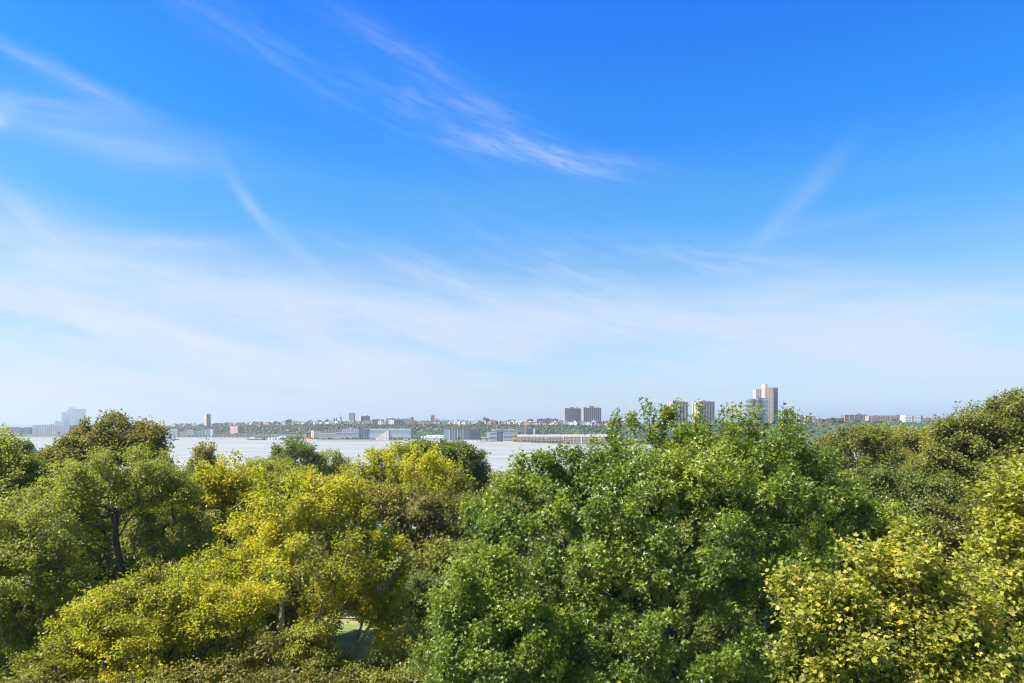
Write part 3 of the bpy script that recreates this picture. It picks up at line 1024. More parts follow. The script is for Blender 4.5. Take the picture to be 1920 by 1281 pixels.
make_tree('oak_tree', 'dark green tree deep behind the brownish elm and sweetgum', 'tree',
          880, 84, [(850, 950, 50, 36), (900, 960, 40, 40), (880, 1000, 60, 46), (820, 1070, 60, 40)],
          'oval', 'dark', 'dark', 520, 30, 0.27, 131, spread=0.8, lobe=0.34)
make_tree('linden_tree', 'green tree in the row behind the yellow planes, left of the golden one', 'tree',
          590, 92, [(560, 915, 44, 26), (610, 918, 40, 26), (640, 935, 30, 30), (520, 925, 40, 26), (450, 915, 40, 24)],
          'oval', 'olive', 'dark', 600, 30, 0.29, 132, spread=0.8, lobe=0.34, tone=(0.2, 1.0))
make_tree('shrub', 'dark green leafy shrub on the park slope below the yellow plane', 'shrub',
          730, 60, [(735, 1235, 40, 34), (700, 1262, 46, 30), (770, 1262, 46, 34)],
          'oval', 'dark', 'dark', 320, 30, 0.2, 133, spread=0.6, lobe=0.4)
make_tree('plane_tree', 'shaded brownish yellow tree at the very bottom left, under the low plane', 'tree',
          300, 34, [(60, 1290, 70, 50), (200, 1300, 80, 44), (330, 1300, 70, 50), (450, 1290, 80, 56), (570, 1300, 80, 44), (480, 1215, 50, 34, 2)],
          'oval', 'brown', 'dark', 800, 32, 0.18, 134, spread=0.5, lobe=0.36, tone=(0.1, 0.95))
make_tree('locust_tree', 'shaded green tree at the bottom centre between plane and sweetgum', 'tree',
          700, 40, [(680, 1290, 90, 34), (780, 1285, 60, 44), (760, 1200, 30, 40, 4)],
          'oval', 'olive', 'dark', 500, 32, 0.19, 135, spread=0.5, lobe=0.36, tone=(0, 0.9), cull=GAP)

#@@FAR@@
# ================================================================ the far bank
import bmesh
GLASS = paint((0.055, 0.075, 0.10), 0.25, 0.6, 0.1, 0.05)
GLASS_PALE = paint((0.20, 0.27, 0.29), 0.25, 0.6, 0.15, 0.03)
WHITE = paint((0.68, 0.67, 0.64), 0.7, 0.3, 0.05, 0.05)
CREAM = paint((0.62, 0.56, 0.46), 0.8, 0.3, 0.08, 0.05)
BEIGE = paint((0.44, 0.35, 0.265), 0.85, 0.2, 0.1, 0.05)
TAUPE = paint((0.33, 0.275, 0.245), 0.85, 0.2, 0.1, 0.05)
BRICK = paint((0.30, 0.135, 0.095), 0.9, 0.2, 0.12, 0.06)
PINK = paint((0.43, 0.27, 0.215), 0.9, 0.2, 0.08, 0.06)
DKBRICK = paint((0.20, 0.145, 0.125), 0.9, 0.2, 0.15, 0.06)
GREY = paint((0.33, 0.34, 0.35), 0.8, 0.3, 0.1, 0.05)
DKGREY = paint((0.12, 0.125, 0.14), 0.8, 0.3, 0.1, 0.05)
BLUEGREY = paint((0.20, 0.25, 0.30), 0.6, 0.4, 0.1, 0.05)
DKBLUE = paint((0.085, 0.11, 0.16), 0.5, 0.5, 0.1, 0.05)
ROSE = paint((0.45, 0.33, 0.27), 0.9, 0.2, 0.08, 0.06)
ROOF = paint((0.16, 0.15, 0.15), 0.9, 0.2, 0.2, 0.08)
REDROOF = paint((0.45, 0.15, 0.09), 0.9, 0.2, 0.15, 0.08)
YELLOW = paint((0.70, 0.58, 0.16), 0.8, 0.3, 0.1, 0.1)
ORANGE = paint((0.75, 0.25, 0.06), 0.7, 0.3, 0.1, 0.1)
STEEL = paint((0.42, 0.43, 0.44), 0.6, 0.4, 0.1, 0.5)
CONC = paint((0.40, 0.38, 0.35), 0.9, 0.2, 0.12, 0.1)


def building(name, label, px0, px1, ytop, s, wall, frac=0.0, th=0.0, style='grid', win=None, sx=4.2, ww=2.0, fh=3.3, wh=1.6,
             roofs=(), trim=None, depth=None, cat='building', group=None, Yd=None, zb=None, steps=(), base=None, parapet=True):
    """a building between photo columns px0 and px1, s metres behind the far shore (or at distance Yd)"""
    pm = (px0 + px1) / 2
    if Yd is None:
        Yd = dsh(pm) + s
    if zb is None:
        zb = float(far_z(pm, s)) - 1.5
    ztop = EYE - (ytop - HZ) * Yd / F
    W = (px1 - px0) * Yd / F
    if frac > 0 and th:
        a = (1 - frac) * W / cos(R(abs(th)))
        b = frac * W / sin(R(abs(th)))
    else:
        a = W
        b = depth or max(10.0, min(18.0, W * 0.6))
    root = empty(name, ((pm - 960) * Yd / F, Yd, zb), R(th))
    attr(root, label, cat, group)
    H = ztop - zb
    hx, hy = a / 2, b / 2
    mb = MB().box(-hx, hx, -hy, hy, 0, H)
    for (u0, u1, dh) in steps:      # lower or higher blocks butting on the roof
        mb.box(-hx + u0 * a, -hx + u1 * a, -hy * 0.9, hy * 0.9, H, H + dh)
    mb.build('wall', wall, root)
    if base is not None:
        MB().box(-hx - 0.4, hx + 0.4, -hy - 0.5, hy + 0.4, 0, 5.0).build('ground_storey', base, root)
    win = win or GLASS
    w = MB()
    nf = max(1, int(H // fh))
    f0 = 2 if base is not None else 0
    tops = [(u0, u1, H + dh) for (u0, u1, dh) in steps]
    e = 0.12
    if style == 'grid':
        for face, ln in (('f', a), ('l', b), ('r', b)):
            if face == 'l' and th <= 0: continue
            if face == 'r' and th >= 0: continue
            nc = max(1, int(ln // sx))
            for j in range(f0, nf):
                z0 = j * fh + fh * 0.35
                for k in range(nc):
                    c = -ln / 2 + (k + 0.5) * ln / nc
                    if face == 'f': w.box(c - ww / 2, c + ww / 2, -hy - e, -hy + 0.05, z0, z0 + wh)
                    elif face == 'l': w.box(-hx - e, -hx + 0.05, c - ww / 2, c + ww / 2, z0, z0 + wh)
                    else: w.box(hx - 0.05, hx + e, c - ww / 2, c + ww / 2, z0, z0 + wh)
    elif style == 'band':
        for j in range(f0, nf):
            z0 = j * fh + fh * 0.3
            w.box(-hx - e, hx + e, -hy - e, hy, z0, z0 + wh)
    elif style == 'strip':
        nc = max(2, int(a // sx))
        for k in range(nc):
            c = -hx + (k + 0.5) * a / nc
            w.box(c - ww / 2, c + ww / 2, -hy - e, -hy + 0.05, (f0 * fh) + 1.0, H - 1.6)
        if th > 0:
            nc = max(1, int(b // (sx * 1.6)))
            for k in range(nc):
                c = -hy + (k + 0.5) * b / nc
                w.box(-hx - e, -hx + 0.05, c - ww / 2, c + ww / 2, 1.0, H - 1.6)
    if len(w.v):
        w.build('window', win, root, kind='stuff' if len(w.v) > 8 else None)
    if trim is not None:
        t = MB()
        if style == 'band':
            for j in range(f0, nf + 1):
                z0 = j * fh - 0.25
                t.box(-hx - 1.1, hx + 1.1, -hy - 1.3, -hy + 0.1, z0, z0 + 0.75)
        else:
            nc = max(2, int(a // (sx * 2)))
            for k in range(nc + 1):
                c = -hx + k * a / nc
                t.box(c - 0.5, c + 0.5, -hy - 0.7, -hy + 0.1, 0, H + 0.3)
        t.build('balcony' if style == 'band' else 'pier', trim, root, kind='stuff')
    if parapet:
        MB().box(-hx - 0.25, hx + 0.25, -hy - 0.25, -hy + 0.5, H, H + 1.0).box(-hx - 0.25, -hx + 0.5, -hy + 0.5, hy + 0.25, H, H + 1.0)\
            .box(hx - 0.5, hx + 0.25, -hy + 0.5, hy + 0.25, H, H + 1.0).build('parapet', wall, root)
    for (u0, u1, dh) in roofs:
        MB().box(-hx + u0 * a, -hx + u1 * a, -hy * 0.5, hy * 0.5, H, H + dh).build('bulkhead', wall if dh > 2.5 else ROOF, root)
    return root


# ---- far left, several kilometres off
for (a_, b_, yt, Yd, m_, lb, rf, st) in (
        (116, 124.5, 773.5, 7300, CREAM, 'pale hazy tower at the left end of the cluster beyond the river', (), 'strip'),
        (124, 131, 779, 7350, GREY, 'low pale block filling the gap between hazy towers', (), 'grid'),
        (125.5, 134, 769, 7700, WHITE, 'pale hazy tower, shoulder of the tallest one', (), 'strip'),
        (130, 139, 764, 7600, WHITE, 'tallest pale hazy tower of the distant cluster', ((0.35, 0.65, 8),), 'strip'),
        (139.8, 148.6, 767, 7400, CREAM, 'hazy bluish tower second from the right in the cluster', ((0.1, 0.8, 3),), 'strip'),
        (150, 160, 767, 7500, WHITE, 'hazy pale tower at the right end of the cluster', ((0.2, 0.9, 3),), 'strip'),
        (104, 109.5, 790, 6900, GREY, 'short pale tower left of the hazy cluster', ((0.2, 0.8, 6),), 'grid'),
        (110.5, 116, 791, 6900, WHITE, 'small white block beside the hazy cluster', (), 'grid'),
        (121, 128, 788, 6800, BLUEGREY, 'short bluish block in front of the hazy cluster', (), 'grid'),
        (84, 103, 796.2, 6500, CREAM, 'low cream roofed block behind the pier building', (), 'grid'),
        (140.5, 147, 786, 7250, GREY, 'low pale block at the foot of the hazy towers', (), 'grid')):
    building('tower', lb, a_, b_, yt, 0, m_, 0.25, 18, st, Yd=Yd, zb=2.0, sx=9, ww=3, win=GLASS_PALE, fh=6, wh=3, roofs=rf, cat='tower')
building('office_building', 'very pale stepped building at the far left horizon', 0, 15, 799, 0, GREY, Yd=8200, zb=2, steps=((0.25, 0.75, 25), (0.38, 0.58, 48)), sx=9, ww=4, fh=6, wh=3)
building('pier_building', 'long grey building with a colonnade at the waterline, left of the domed oak', 68, 136, 798, 0, GREY, 0.0, 0.0, 'strip', Yd=2585, zb=0.5, sx=3.4, ww=1.6,
         depth=40, roofs=((0.18, 0.42, 4),), win=BLUEGREY, trim=CREAM)
building('apartment_building', 'hazy brownish block on the bank at the far left', 15, 41, 803, 0, DKBRICK, Yd=2880, zb=1, depth=20, roofs=((0.1, 0.7, 5), (0.75, 0.95, 3)), sx=5)
building('apartment_building', 'hazy dark blue block right of the brownish one at the far left', 41.5, 59.5, 803, 0, DKBLUE, Yd=2870, zb=1, depth=20, roofs=((0.3, 0.9, 4),), style='band')
building('apartment_building', 'low hazy blue grey block touching the long pier building', 59.5, 68, 805.5, 0, BLUEGREY, Yd=2890, zb=1, depth=20, style='band')

# ---- waterfront from left to right
building('warehouse', 'wide low hall with a cream roof on the far bank', 312, 337, 806.5, 60, GREY, depth=30, style='grid', roofs=(), parapet=False, steps=((0.02, 0.98, 3.5),))
building('warehouse', 'low grey sheds right beside the cream roofed hall', 338, 352, 810, 70, TAUPE, depth=20)
building('warehouse', 'low pale shed left of the cream roofed hall', 301, 312, 810.5, 60, GREY, depth=20)
building('apartment_building', 'pale green glass block, left one of the stepped waterfront row', 352, 364, 807, 40, GLASS_PALE, style='band', trim=WHITE)
building('apartment_building', 'second pale glass block of the stepped waterfront row', 364.5, 376, 808.5, 42, GLASS_PALE, style='strip', win=GLASS)
building('apartment_building', 'blue grey glass block under a white roof in the stepped row', 376.5, 387, 806, 45, BLUEGREY, style='strip', trim=WHITE)
building('apartment_building', 'tallest blue grey block of the stepped waterfront row', 387.5, 394.5, 804.5, 45, BLUEGREY, style='grid')
building('apartment_building', 'slim white framed block at the right end of the stepped row', 395, 400.5, 805.5, 45, WHITE, style='grid', sx=5, ww=3)
for a_, b_, yt, lb in ((400, 421, 816, 'dark brick townhouse row with pale bays, nearest the stepped glass row'), (421.5, 441, 814.5, 'dark brick townhouse row below the pink brick building'),
                       (441.5, 462, 812.5, 'dark townhouse row just right under the pink brick building'), (462.5, 482, 812.5, 'dark townhouse row behind the silver ferry')):
    building('townhouse_row', lb, a_, b_, yt, 30, DKBRICK, style='grid', trim=BEIGE, sx=4, roofs=((0.1, 0.3, 2), (0.5, 0.6, 2.6), (0.8, 0.9, 2)), cat='townhouses')
building('brick_building', 'pink brick building with castle like steps in front of the wooded cliff', 430, 456, 800, 118, PINK, 0.22, -35, 'grid', sx=7, ww=2.4, fh=4, steps=((0.05, 0.22, 3), (0.5, 0.62, 1.5), (0.8, 0.97, 3)), zb=3)
for a_, b_, yt, lb in ((483, 507, 815.5, 'pinkish terrace with a pale roof behind the ferry pier'), (508, 523, 815, 'pinkish terrace ending in a dark gable behind the white tanks'),
                       (524, 549, 815.5, 'long low terrace right of the blue roofed shed'), (550, 576, 815.5, 'long low terrace fading behind the bank trees')):
    building('townhouse_row', lb, a_, b_, yt, 60, BEIGE, style='grid', trim=DKBRICK, sx=4, cat='townhouses', roofs=((0.0, 1.0, 1.4),))
building('brick_building', 'slim pale grey block left of the long glass fronts', 584, 589, 808, 40, WHITE, style='grid', sx=5)
building('apartment_building', 'grey block behind the left end of the long glass fronts', 589.5, 603, 808.5, 50, TAUPE, style='grid')
building('pavilion', 'low pavilion with an orange roof among the bank trees', 573, 592, 819.5, 22, ORANGE, style='none', depth=10, parapet=False)
building('apartment_building', 'three storey glass block with flat white roof, left part of the long front', 601, 630, 812.5, 28, GREY, style='band', win=GLASS, trim=WHITE, roofs=((0.0, 1.0, 1.2),))
building('apartment_building', 'four storey glass block with flat white roof, right part of the long front', 630.5, 674, 811.5, 26, BLUEGREY, style='band', win=GLASS, trim=WHITE, roofs=((0.0, 1.0, 1.2),))
building('apartment_building', 'dark brick row with pale bays behind the flat roofed glass front', 612, 644, 805.5, 70, DKBRICK, style='grid', trim=CREAM, sx=5, roofs=((0.1, 0.4, 2),))
building('apartment_building', 'pale grey row stepping up behind the right part of the glass front', 644.5, 673, 804.5, 70, GREY, style='grid', trim=WHITE, sx=5, roofs=((0.4, 0.55, 3), (0.7, 0.9, 2)))
building('glass_building', 'dark glass block with a brown stripe beside the white banded building', 674.5, 696, 805, 40, DKBLUE, style='strip', win=GLASS, sx=6, ww=3, trim=TAUPE)
building('glass_building', 'bluish glass block between the dark striped block and the white banded building', 681, 696, 804, 56, BLUEGREY, style='band', trim=GREY)
g = building('glass_building', 'long pale glass building with white floor bands and a sloping terrace edge', 696.5, 772, 804.5, 32, GLASS_PALE, 0, 0, 'band', win=GLASS_PALE, trim=WHITE,
             depth=40, roofs=((0.02, 0.1, 2), (0.2, 0.32, 2), (0.45, 0.6, 3), (0.7, 0.85, 3), (0.9, 0.95, 1.5)))
mb = MB()
Wg = (772 - 696.5) * (dsh(734) + 32) / F
for k in range(7):      # terraces stepping up to the right
    mb.box(-Wg / 2 + 18 + k * 5.0, -Wg / 2 + 24 + k * 5.0, -24.5, -21.4, 0, 7 + k * 3.3)
mb.build('terrace', CREAM, g, kind='stuff')
building('ferry_terminal', 'long low white roofed terminal with glass front on the bank', 790, 833, 818, 20, WHITE, style='band', win=GLASS_PALE, depth=25, fh=4, wh=2)
building('ferry_terminal', 'low white upper hall behind the long terminal', 800, 833, 816.3, 50, WHITE, style='band', depth=25, fh=4, wh=2)
building('shed', 'small white roofed sheds at the right foot of the white banded building', 756, 782, 824, 6, WHITE, style='grid', depth=10, parapet=False)
building('hotel', 'blue grey glass tower block at the left end of the white framed block', 833.5, 843, 805, 34, BLUEGREY, style='strip', win=GLASS_PALE, roofs=((0.1, 0.8, 2.5),), depth=25)
building('hotel', 'white framed block with tall window bays and dark glass on the bank', 843.5, 868.5, 806, 36, GLASS, style='none', trim=WHITE, sx=3.2, depth=25, roofs=((0.1, 0.3, 2), (0.6, 0.9, 3)))
building('hotel', 'narrow dark slab between white framed block and dark blue block', 869, 880, 804.5, 38, DKGREY, style='strip', depth=22, sx=5)
building('apartment_building', 'dark blue glass block over a pale base, right of the slab', 880.5, 901, 805, 34, DKBLUE, style='band', win=GLASS, trim=DKGREY, depth=25, roofs=((0.0, 1.0, 1.2), (0.5, 0.8, 3)), base=CREAM)
building('pier_shed', 'low white boat shed at the water below the dark blue block', 861, 889, 825, 4, WHITE, style='grid', depth=12, parapet=False, fh=3)
building('shed', 'low cream shed left of the building site', 903, 912, 821, 18, CREAM, style='band', depth=14)
building('apartment_building', 'pale stone block at the left end of the building site', 912.5, 918.5, 812, 34, CREAM, style='band', depth=20)
building('apartment_building', 'glass block with white floor slabs, left one at the building site', 918.5, 931, 811, 30, BLUEGREY, style='band', trim=WHITE, depth=22, roofs=((0.1, 0.5, 2.5),))
building('apartment_building', 'recessed glass block between the two slab fronted blocks', 931.5, 944, 811.5, 40, GLASS, style='strip', trim=GREY, depth=22)
building('apartment_building', 'glass block with white floor slabs, right one at the building site', 944.5, 962, 811, 28, BLUEGREY, style='band', trim=WHITE, depth=22, base=CREAM, roofs=((0.2, 0.6, 2),))
building('building_shell', 'unfinished concrete block with yellow edge and open floors', 962.5, 970.5, 811.5, 30, TAUPE, style='band', trim=YELLOW, depth=22)
g = building('building_shell', 'long unfinished block with yellow panels along its top floor', 922, 967, 806, 75, CONC, style='band', win=GLASS, trim=GREY, depth=24)
k_ = (dsh(944) + 75) / F
MB().box(-22 * k_, -15 * k_, -12.6, -12.2, 28, 31.5).box(8 * k_, 12 * k_, -12.6, -12.2, 27, 31).box(14 * k_, 21 * k_, -12.6, -12.2, 28, 31).build('yellow_panel', YELLOW, g, kind='stuff')
building('apartment_building', 'long dark banded block behind the orange crane', 967.5, 1000, 804.5, 75, DKGREY, style='band', win=BLUEGREY, trim=GREY, depth=24, roofs=((0.1, 0.35, 3.5), (0.9, 0.98, 3)))
building('apartment_building', 'brown grey block at the right end of the building site', 1000.5, 1013, 805, 70, TAUPE, 0.2, 20, 'strip', depth=24, sx=6)
for a_, b_, lb in ((970, 996, 'white roofed pier terrace block nearest the orange crane'), (996.5, 1024, 'second white roofed pier terrace block'), (1024.5, 1056, 'third white roofed pier terrace block, behind the sweetgum tips'),
                   (1056.5, 1090, 'fourth white roofed pier terrace block'), (1090.5, 1125, 'fifth white roofed pier terrace block'), (1125.5, 1160, 'white roofed pier terrace block ending behind the sweetgum')):
    building('townhouse_row', lb, a_, b_, 818.5, 40, BEIGE, style='grid', trim=TAUPE, sx=3.6, ww=2.2, cat='townhouses', zb=2.0, parapet=False).children
    Yd = dsh((a_ + b_) / 2) + 40
    hw = (b_ - a_) * Yd / F / 2
    r_ = bpy.data.objects[[o.name for o in bpy.data.objects if o.name.startswith('townhouse_row')][-1]]
for r_ in [o for o in bpy.data.objects if o.name.startswith('townhouse_row') and 'pier terrace' in o.get('label', '')]:
    wobj = [c for c in r_.children if c.name.startswith('wall')][0]
    xs_ = [v.co.x for v in wobj.data.vertices]
    zs_ = max(v.co.z for v in wobj.data.vertices)
    MB().gable(min(xs_) - 0.4, max(xs_) + 0.4, -8, 8, zs_, zs_ + 4.6, 'x').build('roof', paint((0.27, 0.235, 0.215), 0.9, 0.2, 0.2, 0.1), r_)

# ---- cliff top
building('apartment_tower', 'lone beige tower on the cliff, above the stepped waterfront row', 380, 397, 777.5, 290, BEIGE, 0.66, 40, 'strip', sx=6, ww=2.6, roofs=((0.1, 0.35, 4), (0.45, 0.7, 5)), cat='tower')
building('apartment_tower', 'slim dark grey slab tower on the cliff right of the domed church', 655, 664.5, 775.5, 420, TAUPE, style='grid', roofs=((0.25, 0.75, 3.5),), cat='tower', sx=5, depth=18)
building('apartment_building', 'wide beige slab block on the cliff with lit left edge', 673, 694, 780.5, 400, BEIGE, 0.25, 28, 'strip', roofs=((0.6, 0.85, 3),), sx=7, ww=2.6)
building('apartment_building', 'low dark brick block right of the wide beige slab', 700, 719, 787, 330, DKBRICK, style='grid', roofs=((0.2, 0.5, 1.5),))
building('apartment_building', 'pale terraced block beside the low dark brick block', 683, 700, 788.5, 300, TAUPE, style='grid')
building('apartment_building', 'white block with a roof hut behind the beige brick block', 725, 739, 784, 480, WHITE, style='band', roofs=((0.25, 0.6, 3.5),))
building('apartment_building', 'long grey block behind the beige brick block', 736, 756, 786, 430, TAUPE, style='grid', roofs=((0.5, 0.65, 2.5),))
building('apartment_building', 'beige brick block with a long lit side wall on the cliff', 730, 756, 788.5, 275, BEIGE, 0.42, 35, 'strip', sx=7, ww=3)
building('apartment_building', 'blue grey slab with vertical stripes beside the brick stair tower', 756.5, 770.5, 785.5, 290, BLUEGREY, style='strip', sx=5, depth=16)
building('stair_tower', 'red brick stair tower at the right end of the striped slab', 770.5, 775, 783, 285, BRICK, style='none', depth=14, cat='tower')
building('apartment_building', 'white house block right of the brick stair tower', 775.5, 783, 789.5, 300, CREAM, style='grid')
building('brick_tower', 'dark red brick tower with a turret on the cliff', 808, 814.3, 780, 420, BRICK, style='strip', cat='tower', sx=4, ww=0.9, depth=12, steps=((0.05, 0.15, 1.5), (0.4, 0.55, 2.0), (0.86, 1.0, 5.0)))
building('church', 'small beige church with a stubby tower beside the red brick tower', 814.8, 823.5, 787, 420, BEIGE, style='grid', cat='church', steps=((0.2, 0.6, 5),))
building('apartment_building', 'dark flat block on the skyline above the yellow panels', 915.5, 926, 787.5, 450, TAUPE, style='grid')
building('apartment_building', 'brown block on the skyline left of the orange crane jib', 955.5, 966.5, 787.5, 420, TAUPE, style='grid')
for a_, b_, yt, mm, lb in ((1007, 1020, 786.5, DKBRICK, 'dark brick flats, left one of the row before the twin towers'), (1020.5, 1034, 785.5, DKBRICK, 'dark brick flats with a roof hut, middle of the row'),
                           (1034.5, 1047, 786.5, BRICK, 'reddish flats with a pale roof line, right one of the row'), (1047.5, 1056, 789, TAUPE, 'low flats touching the left twin tower')):
    building('apartment_building', lb, a_, b_, yt, 290, mm, style='grid', roofs=((0.4, 0.7, 2.6),), sx=4.5)
building('apartment_tower', 'left one of the twin brown slab towers on the cliff', 1055.5, 1089, 766.5, 400, TAUPE, 0.09, 14, 'strip', sx=5.2, ww=1.8, win=GLASS,
         roofs=((0.1, 0.25, 2.2), (0.36, 0.62, 5), (0.76, 0.86, 5.5)), cat='tower')
building('apartment_tower', 'right one of the twin brown slab towers on the cliff', 1089.5, 1127, 765.5, 385, TAUPE, 0.09, 14, 'strip', sx=5.2, ww=1.8, win=GLASS,
         roofs=((0.06, 0.2, 2.2), (0.36, 0.64, 6), (0.76, 0.86, 2.2)), cat='tower')
building('apartment_tower', 'reddish tower half hidden behind the sweetgum top', 1252.5, 1289, 754.5, 420, ROSE, 0.14, 16, 'strip', sx=8, ww=3.6, roofs=((0.38, 0.6, 4.5), (0.62, 0.9, 2)), cat='tower')
building('apartment_tower', 'reddish tower with a roof hut between two sweetgum tips', 1299, 1338, 754, 420, ROSE, 0.16, 16, 'strip', sx=8, ww=3.6, roofs=((0.34, 0.56, 4.5), (0.1, 0.3, 1.5), (0.66, 0.86, 2)), cat='tower')
# tall tower with shade painted dark blue on its right side and the curved glass tower before it
building('apartment_tower', 'tall beige concrete tower with small windows and a chimney like top', 1431, 1447, 728, 400, BEIGE, style='grid', sx=6, ww=1.5, depth=24, steps=((0.0, 0.36, 11),), cat='tower')
building('apartment_tower', 'right face of the tall beige tower, its shade painted dark blue', 1447.6, 1455.5, 728, 408, DKBLUE, style='grid', sx=5, ww=2.5, depth=22, roofs=((0.0, 0.7, 1.2),), cat='tower')
building('apartment_tower', 'lower beige wing with balconies left of the tall tower', 1414.5, 1431, 731, 420, ROSE, style='grid', sx=4, ww=2.4, wh=1.8, depth=22, cat='tower')
building('stair_tower', 'narrow white fin standing on the lower beige wing', 1429.4, 1431.6, 722.5, 419, WHITE, style='none', depth=6, cat='tower', parapet=False)
g = empty('glass_tower', ((1416 - 960) * (dsh(1416) + 330) / F, dsh(1416) + 330, 40.0))
attr(g, 'pale curved glass tower with white balcony rings rising from the sweetgum', 'tower')
k_ = (dsh(1416) + 330) / F
H_ = EYE - (748 - HZ) * k_ - 40
MB().box(2 * k_, 22 * k_, -9, 9, 0, H_ + 1).build('wing', BLUEGREY, g)
mb = MB()
for cx_ in (-9 * k_, 3 * k_ * 0.9 - 2):
    mb.lathe(cx_, -3, [(9 * k_, 0), (9 * k_, H_ - 0.5)], 20)
mb.build('wall', GLASS, g)
mb = MB(); mc = MB()
for j in range(int(H_ // 3.2) + 1):
    for cx_ in (-9 * k_, 3 * k_ * 0.9 - 2):
        mb.lathe(cx_, -3, [(9.6 * k_, j * 3.2), (9.6 * k_, j * 3.2 + 1.15)], 20)
    mc.box(3 * k_, 22.3 * k_, -9.5, -9.0, j * 3.2 + 0.2, j * 3.2 + 1.3)
mb.build('balcony', GREY, g, kind='stuff')
mc.build('floor_band', GREY, g, kind='stuff')
building('penthouse', 'dark roof storey on the curved glass tower, seen before the beige wing', 1421, 1433, 746.3, 330, GREY, style='band', depth=10, zb=40 + H_ - 0.5, parapet=False)
# right part of the cliff
building('apartment_building', 'beige house with dark top windows right of the sweetgum', 1478, 1496.5, 779.5, 300, CREAM, style='grid', trim=TAUPE, sx=5, roofs=((0.0, 1.0, 1.0),))
building('apartment_building', 'low pinkish block left of the beige house', 1466, 1478, 783.5, 290, PINK, style='grid')
building('apartment_building', 'grey block right of the beige house', 1497.5, 1505.5, 781, 300, TAUPE, style='grid')
building('apartment_building', 'low beige block behind the round dark tree on the right cliff', 1508, 1527, 781.3, 330, BEIGE, style='grid')
building('apartment_building', 'long brown flat block with roof huts, left of the two', 1580, 1625, 778.8, 300, DKBRICK, style='grid', trim=BEIGE, sx=5, roofs=((0.3, 0.4, 1.5), (0.6, 0.72, 4), (0.75, 0.98, 1.6)))
building('apartment_building', 'long brown brick block in front of the white building', 1625.5, 1686, 780.2, 280, TAUPE, style='grid', trim=BRICK, sx=5.2, ww=2.6, roofs=((0.0, 0.1, 1.2), (0.2, 0.3, 2)))
g = building('white_building', 'white building with square dark windows on the right part of the cliff', 1692.5, 1722.5, 779.5, 240, WHITE, 0.0, 0.0, 'none', roofs=((0.5, 0.7, 1.6),), depth=18)
Yd = dsh(1707) + 240
W_ = 30 * Yd / F
Hw = EYE - (779.5 - HZ) * Yd / F - (float(far_z(1707, 240)) - 1.5)
wm_ = MB().box(-0.95, 0.95, -0.12, 0.1, 0, 1.7).mesh('window', GLASS)
for j in range(6):
    for u in (0.08, 0.17, 0.26, 0.35, 0.62, 0.72, 0.83, 0.93):
        w_ = link(bpy.data.objects.new('window', wm_), g)
        w_.location = (-W_ / 2 + u * W_, -9, Hw - 4.4 - j * 3.3)
MB().box(-W_ / 2 + 0.42 * W_, -W_ / 2 + 0.55 * W_, -9.2, -8.9, 0, Hw - 0.5).build('wall_strip', TAUPE, g)  # taupe strip up the white front, slightly proud of the wall
building('shaded_side', 'right side wall of the white building, its shade painted dark grey', 1722.8, 1725.5, 780.3, 246, DKGREY, style='none', depth=18)  # side face of the white building, its shade put into the grey colour
building('apartment_building', 'grey block with a chimney half hidden right of the white building', 1728, 1742, 784.5, 280, TAUPE, style='grid', steps=((0.45, 0.58, 4),))

# domed church
Yd = dsh(632) + 480
k_ = Yd / F
zb_ = float(far_z(632, 480)) - 1
g = empty('domed_church', ((632 - 960) * k_, Yd, zb_))
attr(g, 'hazy church with two slim towers and a tall dome on the cliff skyline', 'church')
MB().box(-7 * k_, 8 * k_, -8, 10, 0, 10).gable(-7 * k_, 8 * k_, -8, 10, 10, 15, 'x').build('nave', BLUEGREY, g)
for x_ in (-5.2, -1.2):
    MB().lathe(x_ * k_, -6, [(1.5 * k_, 0), (1.5 * k_, 17), (1.3 * k_, 19), (0.7 * k_, 22), (0.2, 25)], 8).build('bell_tower', BLUEGREY, g)
MB().lathe(6.3 * k_, 2, [(1.7 * k_, 8), (1.7 * k_, 15), (2.2 * k_, 16), (2.2 * k_, 19), (1.9 * k_, 23), (1.1 * k_, 27), (0.4 * k_, 28.5), (0.3, 33)], 12).build('dome', BLUEGREY, g)

# ---- cranes
def crane(label, px, ybase, ymast, jib_px, jib_y, s, mat, w=1.0, cab=True, back=None, zb=None):
    Yd = dsh(px) + s
    b = at(px, ybase, Yd)
    if zb is not None: b[2] = zb
    t = at(px, ymast, Yd) - b
    j = at(jib_px, jib_y, Yd) - b
    root = empty('crane', tuple(b)); attr(root, label, 'crane')
    def lattice(nm, p, q, w_):
        p, q = np.array(p, float), np.array(q, float)
        d = q - p; ln = np.linalg.norm(d); d /= ln
        u = nrm(np.cross(d, (0, 1, 0.0))[None])[0]; v = np.cross(d, u)
        m = MB(); n = max(3, int(ln / (w_ * 1.6)))
        cs = [(u + v) * w_ / 2, (u - v) * w_ / 2, (-u - v) * w_ / 2, (-u + v) * w_ / 2]
        for c in cs: m.bar(p + c, q + c * 0.7, w_ * 0.13, n=4)
        for k in range(n):
            a0, a1 = p + d * ln * k / n, p + d * ln * (k + 1) / n
            for i in range(4):
                m.bar(a0 + cs[i], a1 + cs[(i + 1) % 4], w_ * 0.09, n=3)
        m.build(nm, mat, root)
    lattice('mast', (0, 0, 0), t, 2.0 * w)
    lattice('jib', t, j, 1.7 * w)
    if back is not None:
        bk = at(back[0], back[1], Yd) - b
        lattice('counter_jib', t, bk, 1.5 * w)
        MB().box(bk[0] - 1.5, bk[0] + 1.5, -1, 1, bk[2] - 2.2, bk[2] - 0.4).build('counterweight', CONC, root)
    if cab:
        MB().box(-1.6 * w, 1.6 * w, -1.2 * w, 1.4 * w, t[2] - 1.5, t[2] + 1.2).build('cab', mat, root)
    return root


